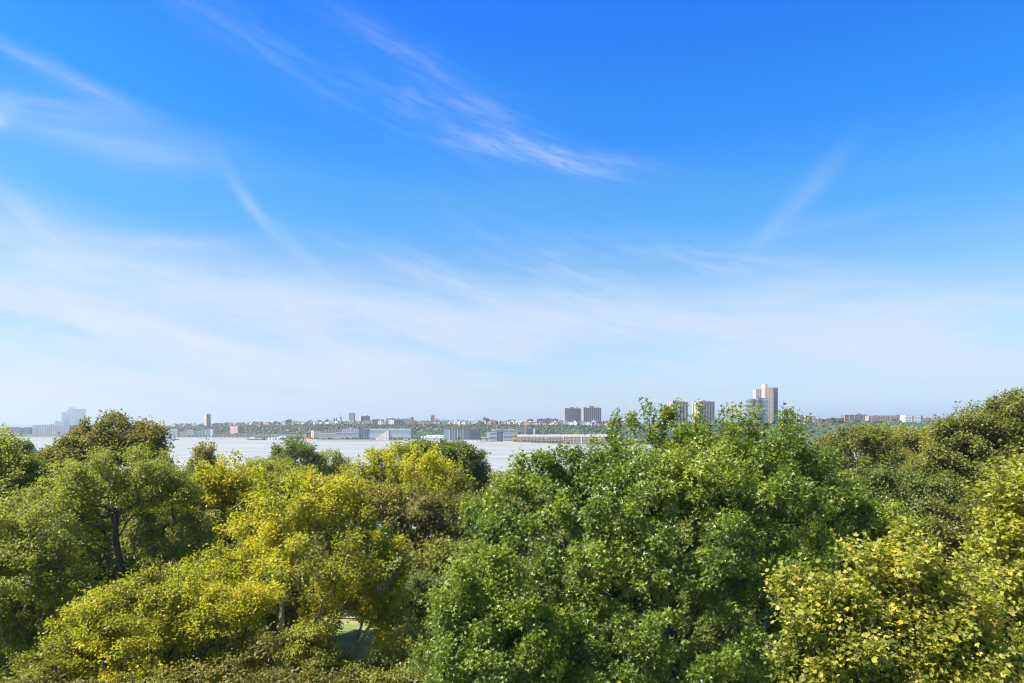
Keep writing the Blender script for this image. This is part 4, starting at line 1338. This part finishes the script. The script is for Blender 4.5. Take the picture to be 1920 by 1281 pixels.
crane('orange luffing crane with a raised jib over the building site', 985, 815, 800.5, 994, 787.5, 60, ORANGE, 1.0, back=(982, 795.5))
crane('thin white crane jib leaning left above the cliff skyline', 930.5, 806, 798, 918.3, 770.5, 80, STEEL, 0.7)
crane('red and white crane head showing just above the domed oak', 159.5, 806, 780, 155, 774.5, 80, paint((0.55, 0.22, 0.16), 0.8, 0.3, 0.1, 0.3), 1.3, back=(158.5, 776.5))

# ---- houses along the cliff top
def house_proto(wall, roof, kind, w=9.0, d=10.0, h=6.5):
    m1 = MB().box(-w / 2, w / 2, -d / 2, d / 2, -2, h)
    if kind == 'gable':
        m1.gable(-w / 2, w / 2, -d / 2, d / 2, h, h + 3.2)
        rfm = MB()
        i = len(rfm.v)
        for sgn in (-1, 1):
            b = len(rfm.v)
            rfm.v += [(sgn * (w / 2 + 0.5), -d / 2 - 0.4, h - 0.25), (0, -d / 2 - 0.4, h + 3.3), (0, d / 2 + 0.4, h + 3.3), (sgn * (w / 2 + 0.5), d / 2 + 0.4, h - 0.25),
                      (sgn * (w / 2 + 0.5), -d / 2 - 0.4, h + 0.1), (0, -d / 2 - 0.4, h + 3.65), (0, d / 2 + 0.4, h + 3.65), (sgn * (w / 2 + 0.5), d / 2 + 0.4, h + 0.1)]
            rfm.f += [[b, b + 1, b + 2, b + 3], [b + 4, b + 7, b + 6, b + 5], [b, b + 4, b + 5, b + 1], [b + 3, b + 2, b + 6, b + 7], [b, b + 3, b + 7, b + 4]]
    else:
        rfm = MB().box(-w / 2 - 0.3, w / 2 + 0.3, -d / 2 - 0.3, d / 2 + 0.3, h, h + 0.8).box(-1.5, 1.2, 0, 2.5, h + 0.8, h + 2.6)
    win = MB()
    for fl in range(int(h // 3)):
        for c in (-0.3, 0.0, 0.3):
            win.box(c * w - 0.6, c * w + 0.6, -d / 2 - 0.1, -d / 2 + 0.05, 1.0 + fl * 3, 2.6 + fl * 3)
    return m1.mesh('wall', wall), rfm.mesh('roof', roof), win.mesh('window', GLASS)


HP = [(house_proto(WHITE, ROOF, 'gable'), 'small white gabled house', 'gable'), (house_proto(CREAM, WHITE, 'flat', 10, 12, 8), 'small cream flat roofed house', 'flat'),
      (house_proto(BEIGE, ROOF, 'flat', 11, 12, 9), 'small beige brick house', 'flat'), (house_proto(GREY, ROOF, 'gable', 8, 11, 7.5), 'small grey gabled house', 'gable'),
      (house_proto(CREAM, REDROOF, 'gable', 10, 9, 5.5), 'small red roofed house', 'gable'), (house_proto(BRICK, ROOF, 'flat', 9, 12, 8.5), 'small red brick house', 'flat')]


def add_house(k, px, s, sc_, rz):
    (w_, r_, n_), lb, _ = HP[k]
    x, y, z = far_pt(px, s)
    root = empty('house', (x, y, z), rz)
    root.scale = (sc_[0], 1, sc_[1])
    row = ', front row' if s < 275 else (', middle row' if s < 400 else ', back row')
    attr(root, lb + row + ', ' + spot(px), 'house', 'small houses along the far cliff top')
    link(bpy.data.objects.new('wall', w_), root)
    link(bpy.data.objects.new('roof', r_), root)
    wo = link(bpy.data.objects.new('window', n_), root)
    wo['kind'] = 'stuff'


def spot(px):
    for lim, tx in ((372, 'left of the lone beige tower'), (402, 'around the lone beige tower'), (430, 'right of the lone beige tower'), (470, 'above the pink brick building'), (525, 'above the ferry pier'),
                    (580, 'above the blue roofed shed'), (620, 'left of the domed church'), (650, 'by the domed church'), (672, 'by the slim dark slab tower'), (700, 'under the wide beige slab block'),
                    (730, 'by the low dark brick block'), (776, 'by the beige brick block'), (806, 'between the brick towers'), (830, 'by the dark red brick tower'), (870, 'above the white framed block'),
                    (905, 'above the dark blue glass block'), (945, 'above the building site'), (975, 'behind the orange crane'), (1006, 'just right of the orange crane'), (1054, 'by the dark brick flats'),
                    (1090, 'below the left twin tower'), (1128, 'below the right twin tower'), (1300, 'right of the twin towers'), (1510, 'right of the tall beige tower'), (1580, 'near the reddish roofs'),
                    (1630, 'by the long brown flat block'), (1690, 'by the long brown brick block')):
        if px < lim:
            return tx
    return 'by the white building on the right cliff'


hr = np.random.default_rng(21)
for px_, n_, s_ in [(p_, 1, sr) for sr, st in ((246, 9.5), (300, 8.0), (370, 8.5), (450, 10)) for p_ in np.arange(330, 1200, st)]:
    if hr.random() < 0.18: continue
    pxx = px_ + hr.uniform(-3, 3)
    if s_ < 260 and (pxx < 470 or 470 < pxx < 775 and hr.random() < 0.35): continue
    if s_ == 450 and 640 < pxx < 700: continue
    pr = [0.30, 0.22, 0.14, 0.16, 0.08, 0.10]
    if 1045 < pxx < 1125 and s_ < 310: pr = [0.75, 0.1, 0.0, 0.1, 0, 0.05]
    add_house(int(hr.choice(6, p=pr)), pxx, s_, (hr.uniform(0.8, 1.3), hr.uniform(0.85, 1.2)), hr.uniform(-0.35, 0.35))
for pxx, k in ((1527, 2), (1533, 4), (1538, 2), (1543, 4), (1549, 4), (1560, 4), (1472, 1), (1512, 0), (1520, 2), (1690, 0), (1747, 4), (1754, 2), (1530, 5), (1541, 5)):
    add_house(k, pxx, 275 + (k * 37) % 60, (1.1, 1.15), hr.uniform(-0.3, 0.3))

# ---- woods
bm = bmesh.new()
bmesh.ops.create_icosphere(bm, subdivisions=2, radius=1.0)
ICO = np.array([v.co[:] for v in bm.verts]); ICF = np.array([[v.index for v in f.verts] for f in bm.faces])
bm.free()
bm = bmesh.new()
bmesh.ops.create_icosphere(bm, subdivisions=1, radius=1.0)
ICO1 = np.array([v.co[:] for v in bm.verts]); ICF1 = np.array([[v.index for v in f.verts] for f in bm.faces])
bm.free()


def clumps(C, Rr, tone, rg, ico=None):
    I, Fc = ico if ico else (ICO1, ICF1)
    n = len(C)
    disp = 1 + rg.normal(0, 0.17, (n, len(I)))
    vv = C[:, None, :] + I[None] * Rr[:, None, :] * disp[..., None]
    loops = (Fc.ravel()[None] + (np.arange(n) * len(I))[:, None]).ravel()
    return vv.reshape(-1, 3), loops, np.arange(n * len(Fc)) * 3, np.repeat(tone, len(I))


wr_ = np.random.default_rng(33)
C, RR, TT = [], [], []
for px in np.arange(270, 1990, 2.6):
    for s in np.arange(112, 230, 11.0):
        if wr_.random() < 0.16: continue
        p_ = px + wr_.uniform(-1.6, 1.6); ss = s + wr_.uniform(-6, 6)
        if 425 < p_ < 462 and ss < 135: continue
        x, y, z = far_pt(p_, ss)
        r = wr_.uniform(3.6, 6.4)
        if ss > 195: r *= 0.72
        C.append((x, y, z + r * 0.6)); RR.append((r, r, r * wr_.uniform(0.8, 1.1)))
        TT.append(0.38 + 0.16 * math.sin(p_ * 0.05) * math.sin(ss * 0.06 + p_ * 0.013) + wr_.normal(0, 0.13) + (0.3 if wr_.random() < 0.04 else 0))
vv, ll, ss_, tt = clumps(np.array(C), np.array(RR), np.clip(np.array(TT), 0, 1), wr_)
o = link(bpy.data.objects.new('cliff_woods', mesh_np('cliff_woods', vv, ll, ss_, wood_m, {'tone': tt}, smooth=False)))
attr(o, 'hazy green woods covering the cliff face across the river', 'woods', kind='stuff')
C, RR, TT = [], [], []
for k in range(1250):       # low growth by the water and between the roofs of the plateau
    px = wr_.uniform(260, 1990) if k < 700 else wr_.uniform(1400, 1990)
    s = wr_.uniform(14, 112) if (px < 360 or 478 < px < 585 or px > 1170) and wr_.random() < (0.85 if px > 1400 else 0.7) else wr_.uniform(300, 620)
    x, y, z = far_pt(px, s)
    r = wr_.uniform(2.2, 5.0)
    C.append((x, y, z + r * 0.7)); RR.append((r, r, r * 0.95)); TT.append(0.5 + wr_.normal(0, 0.16))
vv, ll, ss_, tt = clumps(np.array(C), np.array(RR), np.clip(np.array(TT), 0, 1), wr_)
o = link(bpy.data.objects.new('town_greenery', mesh_np('town_greenery', vv, ll, ss_, wood_m, {'tone': tt}, smooth=False)))
attr(o, 'green growth between the far houses and along the far bank', 'greenery', kind='stuff')

# trees that stand out one by one on the cliff top and along the far promenade
TP = []
for tone0, nm in ((0.25, 'dark green'), (0.55, 'mid green'), (0.85, 'olive yellow')):
    for v_ in range(2):
        n = 9
        c = wr_.normal(0, 1, (n, 3)) * np.array([2.6, 2.0, 1.5]) + np.array([0, 0, 6.2])
        r = wr_.uniform(1.8, 3.0, (n, 1)) * np.array([[1, 1, 0.9]])
        vv, ll, ss_, tt = clumps(c, r, np.clip(wr_.normal(tone0, 0.09, n), 0, 1), wr_, (ICO, ICF))
        crown = mesh_np('crown', vv, ll, ss_, wood_m, {'tone': tt})
        trunk = MB().bar((0, 0, -1.5), (0, 0, 5.5), 0.45, 0.25).mesh('trunk', BK['dark'])
        TP.append((crown, trunk, nm))


def far_tree(k, px, s, sc_, label, group):
    x, y, z = far_pt(px, s)
    root = empty('far_tree', (x, y, z - 0.3), wr_.uniform(0, 6.28))
    root.scale = (sc_, sc_, sc_ * wr_.uniform(0.85, 1.1))
    attr(root, label, 'tree', group)
    link(bpy.data.objects.new('crown', TP[k][0]), root)
    link(bpy.data.objects.new('trunk', TP[k][1]), root)


for px in np.arange(330, 1185, 7.4):
    for s in (262, 335, 520):
        if wr_.random() < 0.66: continue
        k = int(wr_.choice(6, p=[0.24, 0.2, 0.2, 0.12, 0.14, 0.10]))
        far_tree(k, px + wr_.uniform(-3, 3), s + wr_.uniform(-12, 12), wr_.uniform(0.55, 1.0), '%s tree %s %s' % (TP[k][2], 'among the front houses' if s < 280 else ('among the middle houses' if s < 400 else 'behind the back houses'), spot(px)), 'trees among the houses on the far cliff top')
for px, s, sc_ in ((599, 520, 1.5), (613, 520, 1.4), (541, 420, 1.6), (541, 430, 1.2), (478, 430, 1.0), (911, 430, 1.7), (995, 420, 1.5), (800, 420, 1.1), (838, 400, 1.1), (1122, 300, 1.3), (1135, 300, 1.4), (1148, 300, 1.3), (1160, 300, 1.4), (820, 262, 1.5), (822, 270, 1.2)):
    k = int(wr_.choice([0, 1, 2]))
    far_tree(k, px, s, sc_, 'large %s tree rising above the skyline %s' % (TP[k][2], spot(px)), 'large trees on the far skyline')
for px in np.arange(1462, 1770, 9.0):
    for s in (262, 300):
        if wr_.random() < 0.35: continue
        k = int(wr_.choice(6))
        far_tree(k, px + wr_.uniform(-3, 3), s - 20, wr_.uniform(0.8, 1.25), '%s tree on the cliff edge %s' % (TP[k][2], spot(px)), 'trees on the right part of the far cliff')
for px, s, sc_ in ((1516, 262, 1.25), (1556, 270, 1.55), (1566, 275, 1.5), (1577, 262, 1.5), (1604, 255, 1.2), (1616, 255, 1.2), (1688, 330, 2.2), (1645, 255, 1.2), (1594, 258, 1.1)):
    k = int(wr_.choice([0, 1, 2]))
    far_tree(k, px, s, sc_, 'big %s tree on the right cliff %s' % (TP[k][2], spot(px)), 'big trees on the right part of the far cliff')
for px in np.arange(484, 792, 5.2):
    if wr_.random() < 0.12: continue
    far_tree(int(wr_.choice(4)), px + wr_.uniform(-1.5, 1.5), wr_.uniform(6, 16), wr_.uniform(0.42, 0.66), 'small round tree in the promenade row along the far bank', 'promenade trees along the far bank')
for px in list(np.arange(984, 1060, 6.5)) + list(np.arange(345, 400, 8)) + list(np.arange(20, 70, 7)):
    far_tree(int(wr_.choice(4)), px, wr_.uniform(6, 14), wr_.uniform(0.4, 0.7), 'low tree on the far bank before the waterside blocks', 'low trees at the foot of the waterside blocks')

# ---- things on and by the water
def hull(L, Wd, Hh, mat, parent, name='hull', flare=0.12):
    n = 12
    V, Fc = [], []
    for i in range(n + 1):
        t = i / n
        w = Wd / 2 * (min(1, (t / 0.12) ** 0.5 if t < 0.12 else 1) if t < 0.6 else max(0.02, cos((t - 0.6) / 0.4 * pi / 2)) ** 0.7)
        x = -L / 2 + t * L
        up = Hh * (1 + 0.35 * max(0, (t - 0.55) / 0.45) ** 1.6)
        V += [(x, -w, up), (x, -w * 0.8, -0.3), (x, w * 0.8, -0.3), (x, w, up)]
    for i in range(n):
        b = i * 4
        Fc += [[b, b + 1, b + 5, b + 4], [b + 1, b + 2, b + 6, b + 5], [b + 2, b + 3, b + 7, b + 6], [b + 3, b, b + 4, b + 7]]
    Fc += [[0, 3, 2, 1], [n * 4, n * 4 + 1, n * 4 + 2, n * 4 + 3]]
    m = MB(); m.v = V; m.f = Fc
    return m.build(name, mat, parent)


# tug on the river, right of the golden plane tree
Yb = 45 * F / (877.0 - HZ)
g = empty('tugboat', ((905 - 960) * Yb / F, Yb, 0.0), R(6))
attr(g, 'tugboat with black hull and cream wheelhouse heading right past the dark tree', 'boat')
hull(18, 5.6, 1.9, DKBLUE, g)
MB().box(-6.5, 2.8, -2.0, 2.0, 1.7, 3.6).build('deckhouse', paint((0.55, 0.38, 0.25), 0.7, 0.3, 0.1, 0.5), g)
MB().box(-0.5, 3.6, -1.6, 1.6, 3.6, 6.3).build('wheelhouse', CREAM, g)
MB().box(-0.55, 3.66, -1.66, 1.66, 4.6, 5.6).build('window', GLASS, g)
MB().box(-0.9, 4.2, -1.9, 1.9, 6.3, 6.7).build('roof', paint((0.66, 0.42, 0.2), 0.7, 0.3, 0.1, 0.5), g)
MB().bar((0.4, 0, 6.7), (0.4, 0, 11.6), 0.10, 0.05).bar((-0.4, 0, 9.4), (1.2, 0, 9.4), 0.05).build('mast', WHITE, g)
MB().box(-1.0, 0.35, -0.04, 0.04, 10.6, 11.4).build('flag', paint((0.45, 0.16, 0.16), 0.8, 0.2, 0.2, 2.0), g)
MB().bar((2.3, 0.8, 6.7), (2.3, 0.8, 8.0), 0.25).build('horn', DKGREY, g)
MB().bar((-4.0, 0, 3.6), (-4.3, 0, 6.4), 0.75, 0.65, 10).build('funnel', BRICK, g)
wk = MB()
wv_ = np.random.default_rng(5)
for k in range(60):
    x = wv_.uniform(3, 15) if k < 26 else wv_.uniform(-34, 0); y = wv_.normal(-2.0, 1.0 + 0.03 * abs(x)); r = wv_.uniform(0.4, 1.3)
    wk.box(x - r * 1.6, x + r * 1.6, y - r * 0.5, y + r * 0.5, 0.004, 0.10 + 0.12 * wv_.random())
o = wk.build('wake_foam', WHITE)
o.location = g.location; o.rotation_euler = (0, 0, R(6))
attr(o, 'white foam thrown up round the tugboat', 'foam', kind='stuff')

# ferry, barge and tanks at the far pier
def on_water(name, label, cat, px, yw):
    Yd = 45 * F / (yw - HZ)
    r = empty(name, ((px - 960) * Yd / F, Yd, 0.0)); attr(r, label, cat); return r, Yd / F


g, k_ = on_water('ferry', 'silver grey ferry moored at the left end of the far pier', 'boat', 474.5, 825.2)
hull(24 * k_, 12, 3.0, paint((0.20, 0.25, 0.34), 0.6, 0.4, 0.1, 0.1), g)
MB().box(-9 * k_, 6 * k_, -4, 4, 2.6, 5.6).box(-5 * k_, 3 * k_, -3.2, 3.2, 5.6, 8.0).build('cabin', WHITE, g)
MB().box(-9 * k_ - 0.1, 6 * k_ + 0.1, -4.1, -3.9, 3.6, 4.6).build('window', GLASS, g)
MB().bar((-2 * k_, 0, 8), (-2 * k_, 0, 13), 0.25).bar((2 * k_, 0, 8), (2 * k_, 0, 11), 0.25).build('mast', WHITE, g)
g, k_ = on_water('barge', 'dark barge with derricks between ferry and white tanks', 'boat', 494, 825.4)
hull(15 * k_, 11, 2.6, paint((0.16, 0.07, 0.06), 0.8, 0.3, 0.1, 0.1), g)
MB().box(-3 * k_, 2 * k_, -3, 3, 2.5, 8).build('deckhouse', DKGREY, g)
for x_ in (-5.5, -2.2, 2.6, 4.8):
    MB().bar((x_ * k_, 0, 2.5), (x_ * k_ + 0.8, 0, 14 - abs(x_)), 0.45).build('derrick', DKGREY, g)
g, k_ = on_water('pier_deck', 'low timber pier under the white tanks on the far side', 'pier', 512, 825.6)
MB().box(-13 * k_, 13 * k_, 0, 14, -0.5, 1.6).build('deck', TAUPE, g)
for i, (px_, w_) in enumerate(((503.5, 4.2), (509, 4.0), (514.5, 6.0), (520.5, 5.6))):
    r_, k2 = on_water('storage_tank', ('white round tank nearest the barge on the far pier', 'second white round tank from the barge', 'wide grey drum tank on the far pier', 'wide white drum tank beside the blue roofed shed')[i], 'tank', px_, 825.6)
    r_.location.y += 8
    r_.location.z = 1.6
    MB().lathe(0, 0, [(w_ * k2 / 2, 0), (w_ * k2 / 2, 4.6), (w_ * k2 / 2 * 0.7, 6.0), (w_ * k2 / 2 * 0.15, 6.5)], 16).build('shell', WHITE if i != 2 else GREY, r_, smooth=False)
    MB().lathe(0, 0, [(w_ * k2 / 2 + 0.15, 1.8), (w_ * k2 / 2 + 0.15, 2.3)], 16).build('rim', GREY, r_)
Yd = dsh(530) - 4
g = empty('boat_shed', ((530 - 960) * Yd / F, Yd, 0.5)); attr(g, 'boat shed with a blue gabled roof at the end of the far pier', 'shed')
k_ = Yd / F
MB().box(-6.5 * k_, 6.5 * k_, -6, 6, 0, 5).build('wall', BLUEGREY, g)
MB().gable(-7 * k_, 7 * k_, -7, 7, 5, 10.5, 'x').build('roof', paint((0.16, 0.27, 0.42), 0.7, 0.3, 0.1, 0.1), g)
for i, px_ in enumerate((764, 770, 777, 786, 795, 803, 862, 868, 876, 884, 892, 899)):
    Yd = dsh(px_) - 14 - 5 * (i % 3)
    r_ = empty('moored_boat', ((px_ - 960) * Yd / F, Yd, 0.0), R((20, 160, -15, 75)[i % 4]))
    attr(r_, 'small white boat moored below the long ferry terminal' if px_ < 830 else 'small white boat moored below the dark blue glass block', 'boat', 'small boats moored along the far bank')
    hull(8.5, 3.0, 1.1, WHITE, r_)
    MB().box(-2.0, 1.2, -0.95, 0.95, 1.0, 2.3).build('cabin', CREAM if i % 2 else WHITE, r_)
    if i % 3 == 0:
        MB().bar((0.3, 0, 2.0), (0.3, 0, 10.5), 0.12, 0.08).build('mast', STEEL, r_)
pr_ = np.random.default_rng(9)
for i, px_ in enumerate((372, 379, 386, 392, 399, 402, 407, 414, 421, 427, 433, 447, 455)):
    r_, k2 = on_water('mooring_pile', 'old wooden mooring piles in a broken line off the far bank', 'piling', px_, 823.8 + 0.4 * (i % 2))
    r_['group'] = 'mooring piles off the far bank'
    m = MB()
    MB().bar((0, 0, -1), (0.1, 0, 1.6 + pr_.uniform(0, 1.2)), 0.7, 0.6).build('post', DKGREY, r_)
    MB().box(-2.6, 2.6, -0.5, 0.5, 0.7, 1.2).build('beam', TAUPE, r_)
pm_ = [(1077, 829, 9.0), ]
# white pier light behind the sweetgum tips
g, k_ = on_water('pier_post', 'white post light at the end of the pier seen between sweetgum tips', 'post', 1074, 832.5)
MB().bar((0, 0, 0), (0, 0, 10), 1.0, 0.8, 8).build('post', WHITE, g)
MB().lathe(0, 0, [(1.4, 10), (1.4, 11.5), (0.3, 12.5)], 8).build('lamp_head', GREY, g)

# ---- highway furniture on the near bank
g = empty('highway_sign', tuple(at(60, 846, 150) * np.array([1, 1, 0]) + np.array([0, 0, 6.0])))
attr(g, 'green highway sign board seen edge on between trees at the left', 'sign')
zt = at(60, 838, 150)[2] - 6.0
MB().box(-0.45, 0.55, -0.1, 0.1, zt - 1.9, zt).build('board', paint((0.0, 0.25, 0.19), 0.6, 0.4, 0.05, 0.5), g)
MB().bar((-0.3, 0.3, 0), (-0.3, 0.3, zt), 0.12).build('post', STEEL, g)


def street_lamp(label, px, py, dpx, dpy, Yd):
    t = at(px, py, Yd)
    zb_ = float(ground_z(np.array(t[0]), np.array(Yd)))
    r = empty('street_lamp', (t[0], Yd, zb_)); attr(r, label, 'street lamp', 'street lamps along the riverside road')
    H = t[2] - zb_
    a = at(px + dpx, py + dpy, Yd) - t
    MB().bar((0, 0, 0), (0, 0, H), 0.14, 0.09, 8).build('post', STEEL, r)
    MB().bar((0, 0, H), (a[0], 0, H + a[2]), 0.07, 0.05).build('arm', STEEL, r)
    MB().bar((a[0], 0, H + a[2]), (a[0] - 0.9, 0, H + a[2] + 0.12), 0.09, 0.07).build('lamp_head', DKGREY, r)


street_lamp('street lamp with a long arm against the water, right of the yellow crown', 461, 857, -14, -8, 170)
street_lamp('street lamp arm showing left of the small bronze tree', 369, 847, -11, -5, 175)

# ---- copies that close the canopy deeper in the park
def copy_tree(src, label, px, ytop, d, rz, scl, gz=None):
    hmax = max(v for v in [max((c.bound_box[i][2] for i in range(8))) for c in src.children if c.name.startswith('crown')]) * scl
    t = at(px, ytop, d)
    r = src.copy(); col.objects.link(r)
    r.location = (t[0], d, t[2] - hmax * 0.98)
    r.rotation_euler = (0, 0, rz)
    r.scale = (scl, scl, scl)
    r['label'] = label
    for ch in src.children:
        if ch.name.startswith('leaf'): continue
        c = ch.copy(); col.objects.link(c); c.parent = r
    return r


TR_ = {o['label']: o for o in bpy.data.objects if o.get('category') in ('tree',) and o.parent is None}
S_dome = TR_['dense bronze green domed oak behind the feathery locust, top left']
S_gold = TR_['large golden yellow plane tree with a rounded top against the river, centre']
S_round = TR_['round dark green tree standing against the water left of the golden plane']
S_elm = TR_['olive green spreading elm just right of the dark sweetgum']
S_dark = TR_['dark green drooping tree in the hollow right of the sweetgum']
S_low = TR_['light green tree just below the round dark green tree by the water']
S_tall = TR_['tall green tree with ragged top rising above the cliff at the far right']
FILL = [
    (S_elm, 'olive elm crown filling the dip under the feathery locust', 190, 900, 72, 1.1, 1.4), (S_elm, 'olive green crown low between the locust and the pale limbed plane', 320, 920, 70, 2.0, 1.35),
    (S_elm, 'olive green crown under the yellow plane beside the forked trunk', 425, 925, 68, 4.2, 1.35), (S_elm, 'olive crown behind the lower left plane tree', 50, 985, 64, 3.3, 1.2),
    (S_dome, 'bronze crown seen low behind the bright yellow plane', 470, 935, 88, 0.7, 1.15), (S_elm, 'olive crown in the gap right of the brownish elm', 895, 915, 76, 5.1, 1.3), (S_dome, 'bronze crown closing the dip behind the sweetgum at its right', 1435, 838, 100, 1.1, 1.2),
    (S_dark, 'dark crown below the brownish elm at the sweetgum edge', 800, 1060, 56, 1.7, 0.95), (S_elm, 'olive crown behind the left shoulder of the huge sweetgum', 1010, 885, 92, 2.6, 1.3),
    (S_dome, 'dark bronze crown hidden behind the middle of the huge sweetgum', 1170, 860, 80, 2.2, 1.4), (S_dark, 'dark crown close behind the trunk of the huge sweetgum', 1150, 980, 58, 0.4, 1.4),
    (S_dome, 'dark bronze crown behind the right middle of the huge sweetgum', 1370, 850, 84, 4.2, 1.4), (S_dark, 'dark crown close behind the right side of the huge sweetgum', 1290, 960, 60, 5.4, 1.4),
    (S_dark, 'dark crown behind the right half of the huge sweetgum', 1420, 940, 58, 3.6, 1.4), (S_elm, 'olive crown behind the right shoulder of the huge sweetgum', 1500, 840, 96, 4.4, 1.2),
    (S_dark, 'dark crown low right of the huge sweetgum trunk', 1550, 970, 52, 5.5, 1.2), (S_elm, 'olive crown between the dark drooping tree and the ragged tall tree', 1800, 880, 74, 0.9, 1.2),
    (S_elm, 'olive crown under the spreading elm right of the sweetgum', 1640, 880, 72, 2.9, 1.1), (S_elm, 'olive crown low in the hollow at the right', 1700, 1000, 62, 4.9, 1.1),
    (S_tall, 'green crown low behind the right edge plane tree', 1890, 930, 50, 2.9, 0.9), (S_dark, 'dark crown under the young maple at lower right', 1590, 1060, 46, 1.2, 1.1),
    (S_dark, 'dark crown low at the very bottom beneath the sweetgum', 1130, 1130, 47, 2.4, 1.1), (S_dark, 'dark crown at the bottom right below the sweetgum limbs', 1380, 1130, 47, 5.0, 1.1),
    (S_low, 'light green crown behind the left edge trees', 110, 890, 96, 1.9, 1.0), (S_elm, 'olive crown just under the golden plane tree at its left', 620, 950, 84, 2.2, 1.0),
    (S_gold, 'second golden crown low behind the broad yellow plane', 560, 902, 98, 2.0, 0.8), (S_low, 'light green crown right of the flat topped dark tree', 985, 900, 118, 0.5, 1.1),
    (S_elm, 'olive crown behind the pale yellow green tree under the white building', 1740, 850, 84, 4.0, 1.0), (S_elm, 'olive green crown above the lower left plane tree', 250, 1040, 52, 3.1, 1.1),
    (S_elm, 'shaded olive crown at the bottom left corner', 20, 1110, 52, 5.8, 1.2), (S_elm, 'olive green crown at the bottom left behind the low yellow plane', 400, 1110, 50, 0.6, 1.0),
    (S_dark, 'dark crown between the two sweetgums', 1010, 1060, 50, 1.6, 1.0), (S_elm, 'olive crown at the right border behind the edge plane tree', 1985, 860, 44, 1.4, 1.0), (S_tall, 'ragged green crown at the right border of the park', 2060, 800, 60, 4.7, 0.95), (S_dome, 'bronze crown at the right border further back', 2030, 850, 92, 2.0, 1.2),
    (S_elm, 'olive crown at the left border of the park', -70, 900, 50, 2.4, 1.0), (S_dark, 'dark crown at the left border further back', -60, 860, 78, 0.9, 1.3), (S_low, 'light green crown in the riverside row left of centre', 440, 890, 120, 1.3, 1.0),
    (S_round, 'round dark crown low behind the golden plane', 720, 905, 130, 2.3, 1.0), (S_elm, 'olive crown behind the golden plane at the river side', 660, 900, 120, 3.9, 1.0),
    (S_low, 'light green crown at the foot of the small bronze tree', 345, 885, 112, 4.4, 1.1), (S_elm, 'olive crown behind the far left edge tree', 30, 905, 82, 0.3, 1.3), (S_dome, 'bronze crown behind the bright yellow plane top', 620, 910, 105, 5.2, 1.0),
    (S_elm, 'olive crown deep behind the light sweetgum', 880, 1010, 60, 3.0, 1.1), (S_dark, 'dark crown beyond the lawn gap', 760, 1110, 62, 2.2, 0.9),
    (S_low, 'pale crown in the riverside row at the far left', 20, 880, 125, 2.7, 1.1),
]
for f in FILL:
    copy_tree(*f)
